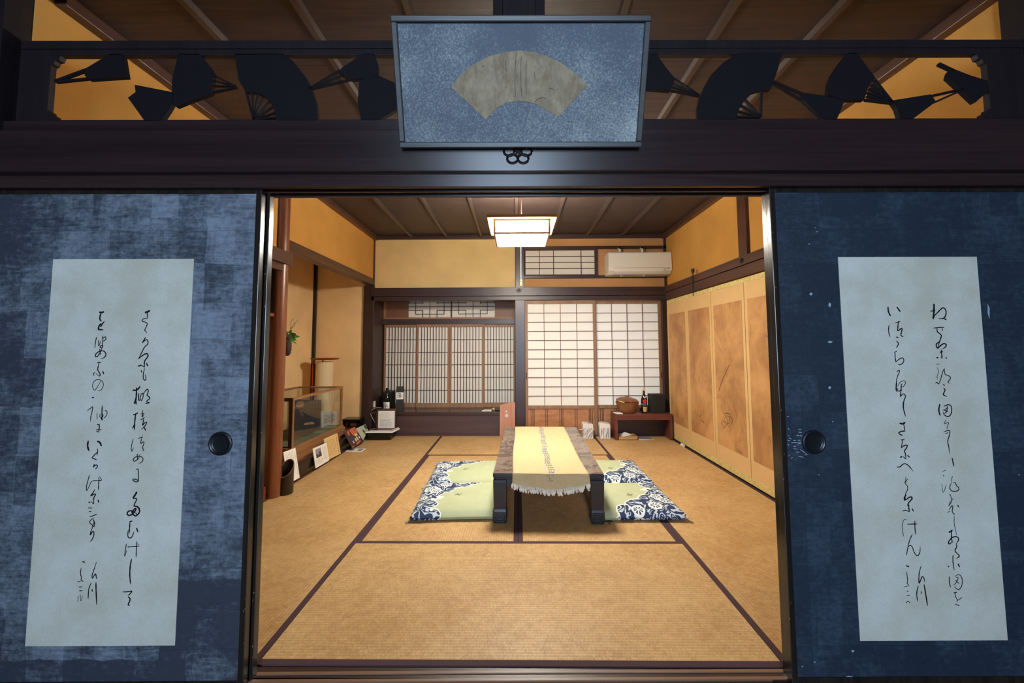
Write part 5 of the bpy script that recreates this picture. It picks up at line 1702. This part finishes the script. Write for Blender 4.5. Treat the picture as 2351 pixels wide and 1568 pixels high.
mb.tube([tw[1], tw[1] + Vector((-0.006, 0.0, 0.04)), tw[1] + Vector((0.012, 0, 0.075))], [0.0018, 0.0015, 0.001], 6)
part('twig', mb, DARKV, t)
mb = MB()
for p in (tw[3], tw[1] + Vector((0.04, 0, 0.047)), tw[1] + Vector((0.014, 0, 0.077)), mouth + Vector((0.02, -0.02, 0.03)), mouth + Vector((0.0, -0.025, 0.045))):
    for k in range(5):
        an = 2 * PI * k / 5
        leaf(mb, p, (math.cos(an), 0.2, math.sin(an)), 0.009, 0.004, 0)
part('white_blossoms', mb, plain('blossom', S(236, 226, 190), 0.7), t)

# ---------------------------------------------------------------- glass display case in the alcove
CX0, CX1, CY0, CY1, CZ0, CZ1 = -2.52, -2.0, 2.135, 3.212, 0.25, 0.692


def glass_mat():
    m = bpy.data.materials.new('clear_glass')
    m.use_nodes = True
    t = m.node_tree
    t.nodes.remove(t.nodes['Principled BSDF'])
    tr = t.nodes.new('ShaderNodeBsdfTransparent')
    tr.inputs[0].default_value = (0.93, 0.96, 0.95, 1)
    gl = t.nodes.new('ShaderNodeBsdfGlossy')
    gl.inputs['Roughness'].default_value = 0.03
    lw_ = t.nodes.new('ShaderNodeLayerWeight')
    lw_.inputs[0].default_value = 0.5
    fz = mth(t, 'POWER', E(t, lw_.outputs['Facing']), 5.0) * 0.8 + 0.03
    mx = t.nodes.new('ShaderNodeMixShader')
    t.links.new(fz.k, mx.inputs[0])
    t.links.new(tr.outputs[0], mx.inputs[1])
    t.links.new(gl.outputs[0], mx.inputs[2])
    t.links.new(mx.outputs[0], t.nodes['Material Output'].inputs[0])
    return m


GLASS = glass_mat()
CASEW = wood('case_wood', S(132, 90, 56), S(164, 118, 76), 1, 0.4, 14)
CASE_SHADE = wood('case_shaded_wood', S(64, 44, 32), S(84, 60, 42), 0, 0.4, 14)  # darker copy of the case wood: the end frame's shade put into the colour
t = thing('display_case', 'wooden glass display case with a portrait photo inside, standing in the alcove', 'display case', ((CX0 + CX1) / 2, (CY0 + CY1) / 2, 0.13))
part('base', MB().box(CX0 - 0.02, CX1 + 0.03, CY0 - 0.03, CY1 + 0.07, 0.13, 0.175).box(CX0 - 0.01, CX1 + 0.018, CY0 - 0.018, CY1 + 0.045, 0.175, 0.225).box(CX0 - 0.005, CX1 + 0.008, CY0 - 0.008, CY1 + 0.02, 0.225, CZ0), CASEW, t, bev=0.004)
b_ = 0.024
fm = MB()
for x in (CX0, CX1 - b_):
    for y in (CY0 + 0.012, CY1 - b_):
        fm.box(x, x + b_, y, y + b_, CZ0, CZ1 - b_)
    fm.box(x, x + b_, CY0 + 0.012, CY1, CZ1 - b_, CZ1)
fm.box(CX0 + b_, CX1 - b_, CY1 - b_, CY1, CZ1 - b_, CZ1)
part('frame', fm, CASEW, t, bev=0.002)
part('end_frame', MB().box(CX0, CX1, CY0, CY0 + 0.012, CZ1 - 0.03, CZ1).box(CX1 - 0.03, CX1, CY0, CY0 + 0.012, CZ0, CZ1 - 0.03).box(CX0, CX0 + 0.03, CY0, CY0 + 0.012, CZ0, CZ1 - 0.03), CASE_SHADE, t)
part('glass_panes', MB().box(CX1 - 0.014, CX1 - 0.011, CY0 + 0.03, CY1 - b_, CZ0, CZ1 - b_).box(CX0 + b_, CX1 - b_, CY0 + 0.02, CY1 - b_, CZ1 - 0.012, CZ1 - 0.009).box(CX0 + 0.03, CX1 - 0.03, CY0 + 0.004, CY0 + 0.007, CZ0, CZ1 - 0.03), GLASS, t)
single('case_cloth', MB().box(CX0 + 0.03, CX1 - 0.03, CY0 + 0.035, CY1 - 0.03, CZ0 + 0.001, CZ0 + 0.007), plain('moss_cloth', S(112, 116, 92), 0.9, 0.1, var=0.3, scale=25), 'grey-green cloth lining the floor of the display case', 'cloth')
# portrait photo standing in the case
XPF = -2.12
P6 = lambda x, y, d=0.0: at(640 + x / 9.8, 870 + y / 9.8, 0, XPF + d)
q = [P6(325, 455), P6(955, 470), P6(955, 1120), P6(325, 1215)]
zlo = CZ0 + 0.0075
q[2].z = q[3].z = zlo
t = thing('portrait_photo', 'dark portrait photo of a seated person in a jacket inside the display case', 'photo', ((q[2] + q[3]) / 2))
part('board', MB().prism(q, (-0.008, 0, 0)), plain('photo_brown', S(104, 82, 66), 0.5, 0.3, var=0.2, scale=10), t)
fg = lambda l, d: [P6(x, y, d) for x, y in l]
part('jacket', MB().prism(fg([(326, 690), (380, 665), (470, 690), (560, 740), (640, 800), (800, 860), (945, 900), (945, 1050), (800, 1100), (326, 1180)], 0.001), (-0.001, 0, 0)), plain('photo_navy', S(44, 42, 46), 0.5, 0.3, var=0.3, scale=30), t)
part('face', MB().prism(fg([(375, 560), (390, 500), (440, 470), (520, 475), (565, 520), (565, 590), (520, 635), (440, 640), (390, 625)], 0.0014), (-0.001, 0, 0)), plain('photo_skin', S(170, 134, 112), 0.5, 0.3), t)
part('hair', MB().prism(fg([(370, 570), (372, 500), (410, 458), (500, 455), (560, 480), (520, 492), (450, 495), (405, 525), (390, 590)], 0.0018), (-0.001, 0, 0)), plain('photo_hair', S(74, 62, 56), 0.5, 0.3), t)
part('hands', MB().prism(fg([(565, 1005), (620, 985), (700, 975), (745, 962), (790, 975), (808, 1010), (760, 1020), (680, 1025), (600, 1040), (568, 1030)], 0.0018), (-0.001, 0, 0)), bpy.data.materials['photo_skin'], t)
part('shirt', MB().prism(fg([(440, 660), (520, 665), (560, 820), (520, 860), (480, 760)], 0.0012), (-0.001, 0, 0)), plain('photo_shirt', S(96, 70, 66), 0.5, 0.3), t)
q = [P6(962, 730, -0.03), P6(1335, 728, -0.03), P6(1322, 1000, -0.03), P6(968, 1070, -0.03)]
q[2].z = q[3].z = zlo
t = thing('printed_sheet', 'grey printed sheet standing beside the portrait in the display case', 'sheet', (q[2] + q[3]) / 2)
part('sheet', MB().prism(q, (-0.004, 0, 0)), plain('sheet_grey', S(176, 164, 156), 0.7, 0.2), t)
nn = Vector((1, 0, 0))
mb = MB()
for k in range(6):
    v = 0.2 + 0.1 * k
    mb.prism([bil(q, 0.12, v) + nn * 0.0008, bil(q, 0.86 - 0.06 * (k % 3), v) + nn * 0.0008, bil(q, 0.86 - 0.06 * (k % 3), v + 0.045) + nn * 0.0008, bil(q, 0.12, v + 0.045) + nn * 0.0008], (-0.0006, 0, 0))
part('printed_lines', mb, plain('sheet_print', S(116, 106, 108), 0.7, 0.2), t)
# low black stand at the far end of the alcove
t = thing('black_stand', 'low black lacquer stand at the far end of the alcove', 'stand', (-2.03, 3.645, 0.13))
part('top', MB().box(-2.16, -1.94, 3.58, 3.76, 0.232, 0.25), LACQ, t, bev=0.003)
for x in (-2.15, -1.98):
    for y in (3.59, 3.72):
        part('leg', MB().box(x, x + 0.03, y, y + 0.03, 0.13, 0.232), LACQ, t)
part('apron', MB().box(-2.15, -1.95, 3.59, 3.60, 0.2, 0.232).box(-1.96, -1.95, 3.59, 3.75, 0.2, 0.232), LACQ, t)
# paper floor lamp with a red rim
ac = Vector((-2.365, 3.53, 0.13))
REDL = plain('red_lacquer', S(150, 52, 22), 0.2, 0.5, var=0.15, scale=20)
t = thing('paper_lantern', 'unlit paper floor lantern with a red lacquer top behind the display case', 'lantern', ac)
part('top_tray', MB().lathe([(0, 0.855), (0.15, 0.855), (0.162, 0.862), (0.168, 0.874), (0.16, 0.874), (0.15, 0.866), (0, 0.866)], ac, 36), REDL, t, smooth=True)
part('base', MB().lathe([(0, 0.0), (0.16, 0.0), (0.165, 0.012), (0.15, 0.03), (0.06, 0.04), (0, 0.04)], ac, 36), REDL, t, smooth=True)
for an in (-2.75, 2.2):
    part('post', MB().tube([ac + Vector((0.135 * math.cos(an), 0.135 * math.sin(an), 0.015)), ac + Vector((0.135 * math.cos(an), 0.135 * math.sin(an), 0.86))], 0.009, 10), REDL, t, smooth=True)
part('paper_shade', MB().lathe([(0.098, 0.12), (0.1, 0.13), (0.1, 0.82), (0.098, 0.83), (0.094, 0.82), (0.094, 0.13)], ac, 36), plain('lantern_paper', S(228, 206, 166), 0.8, 0.2), t, smooth=True)
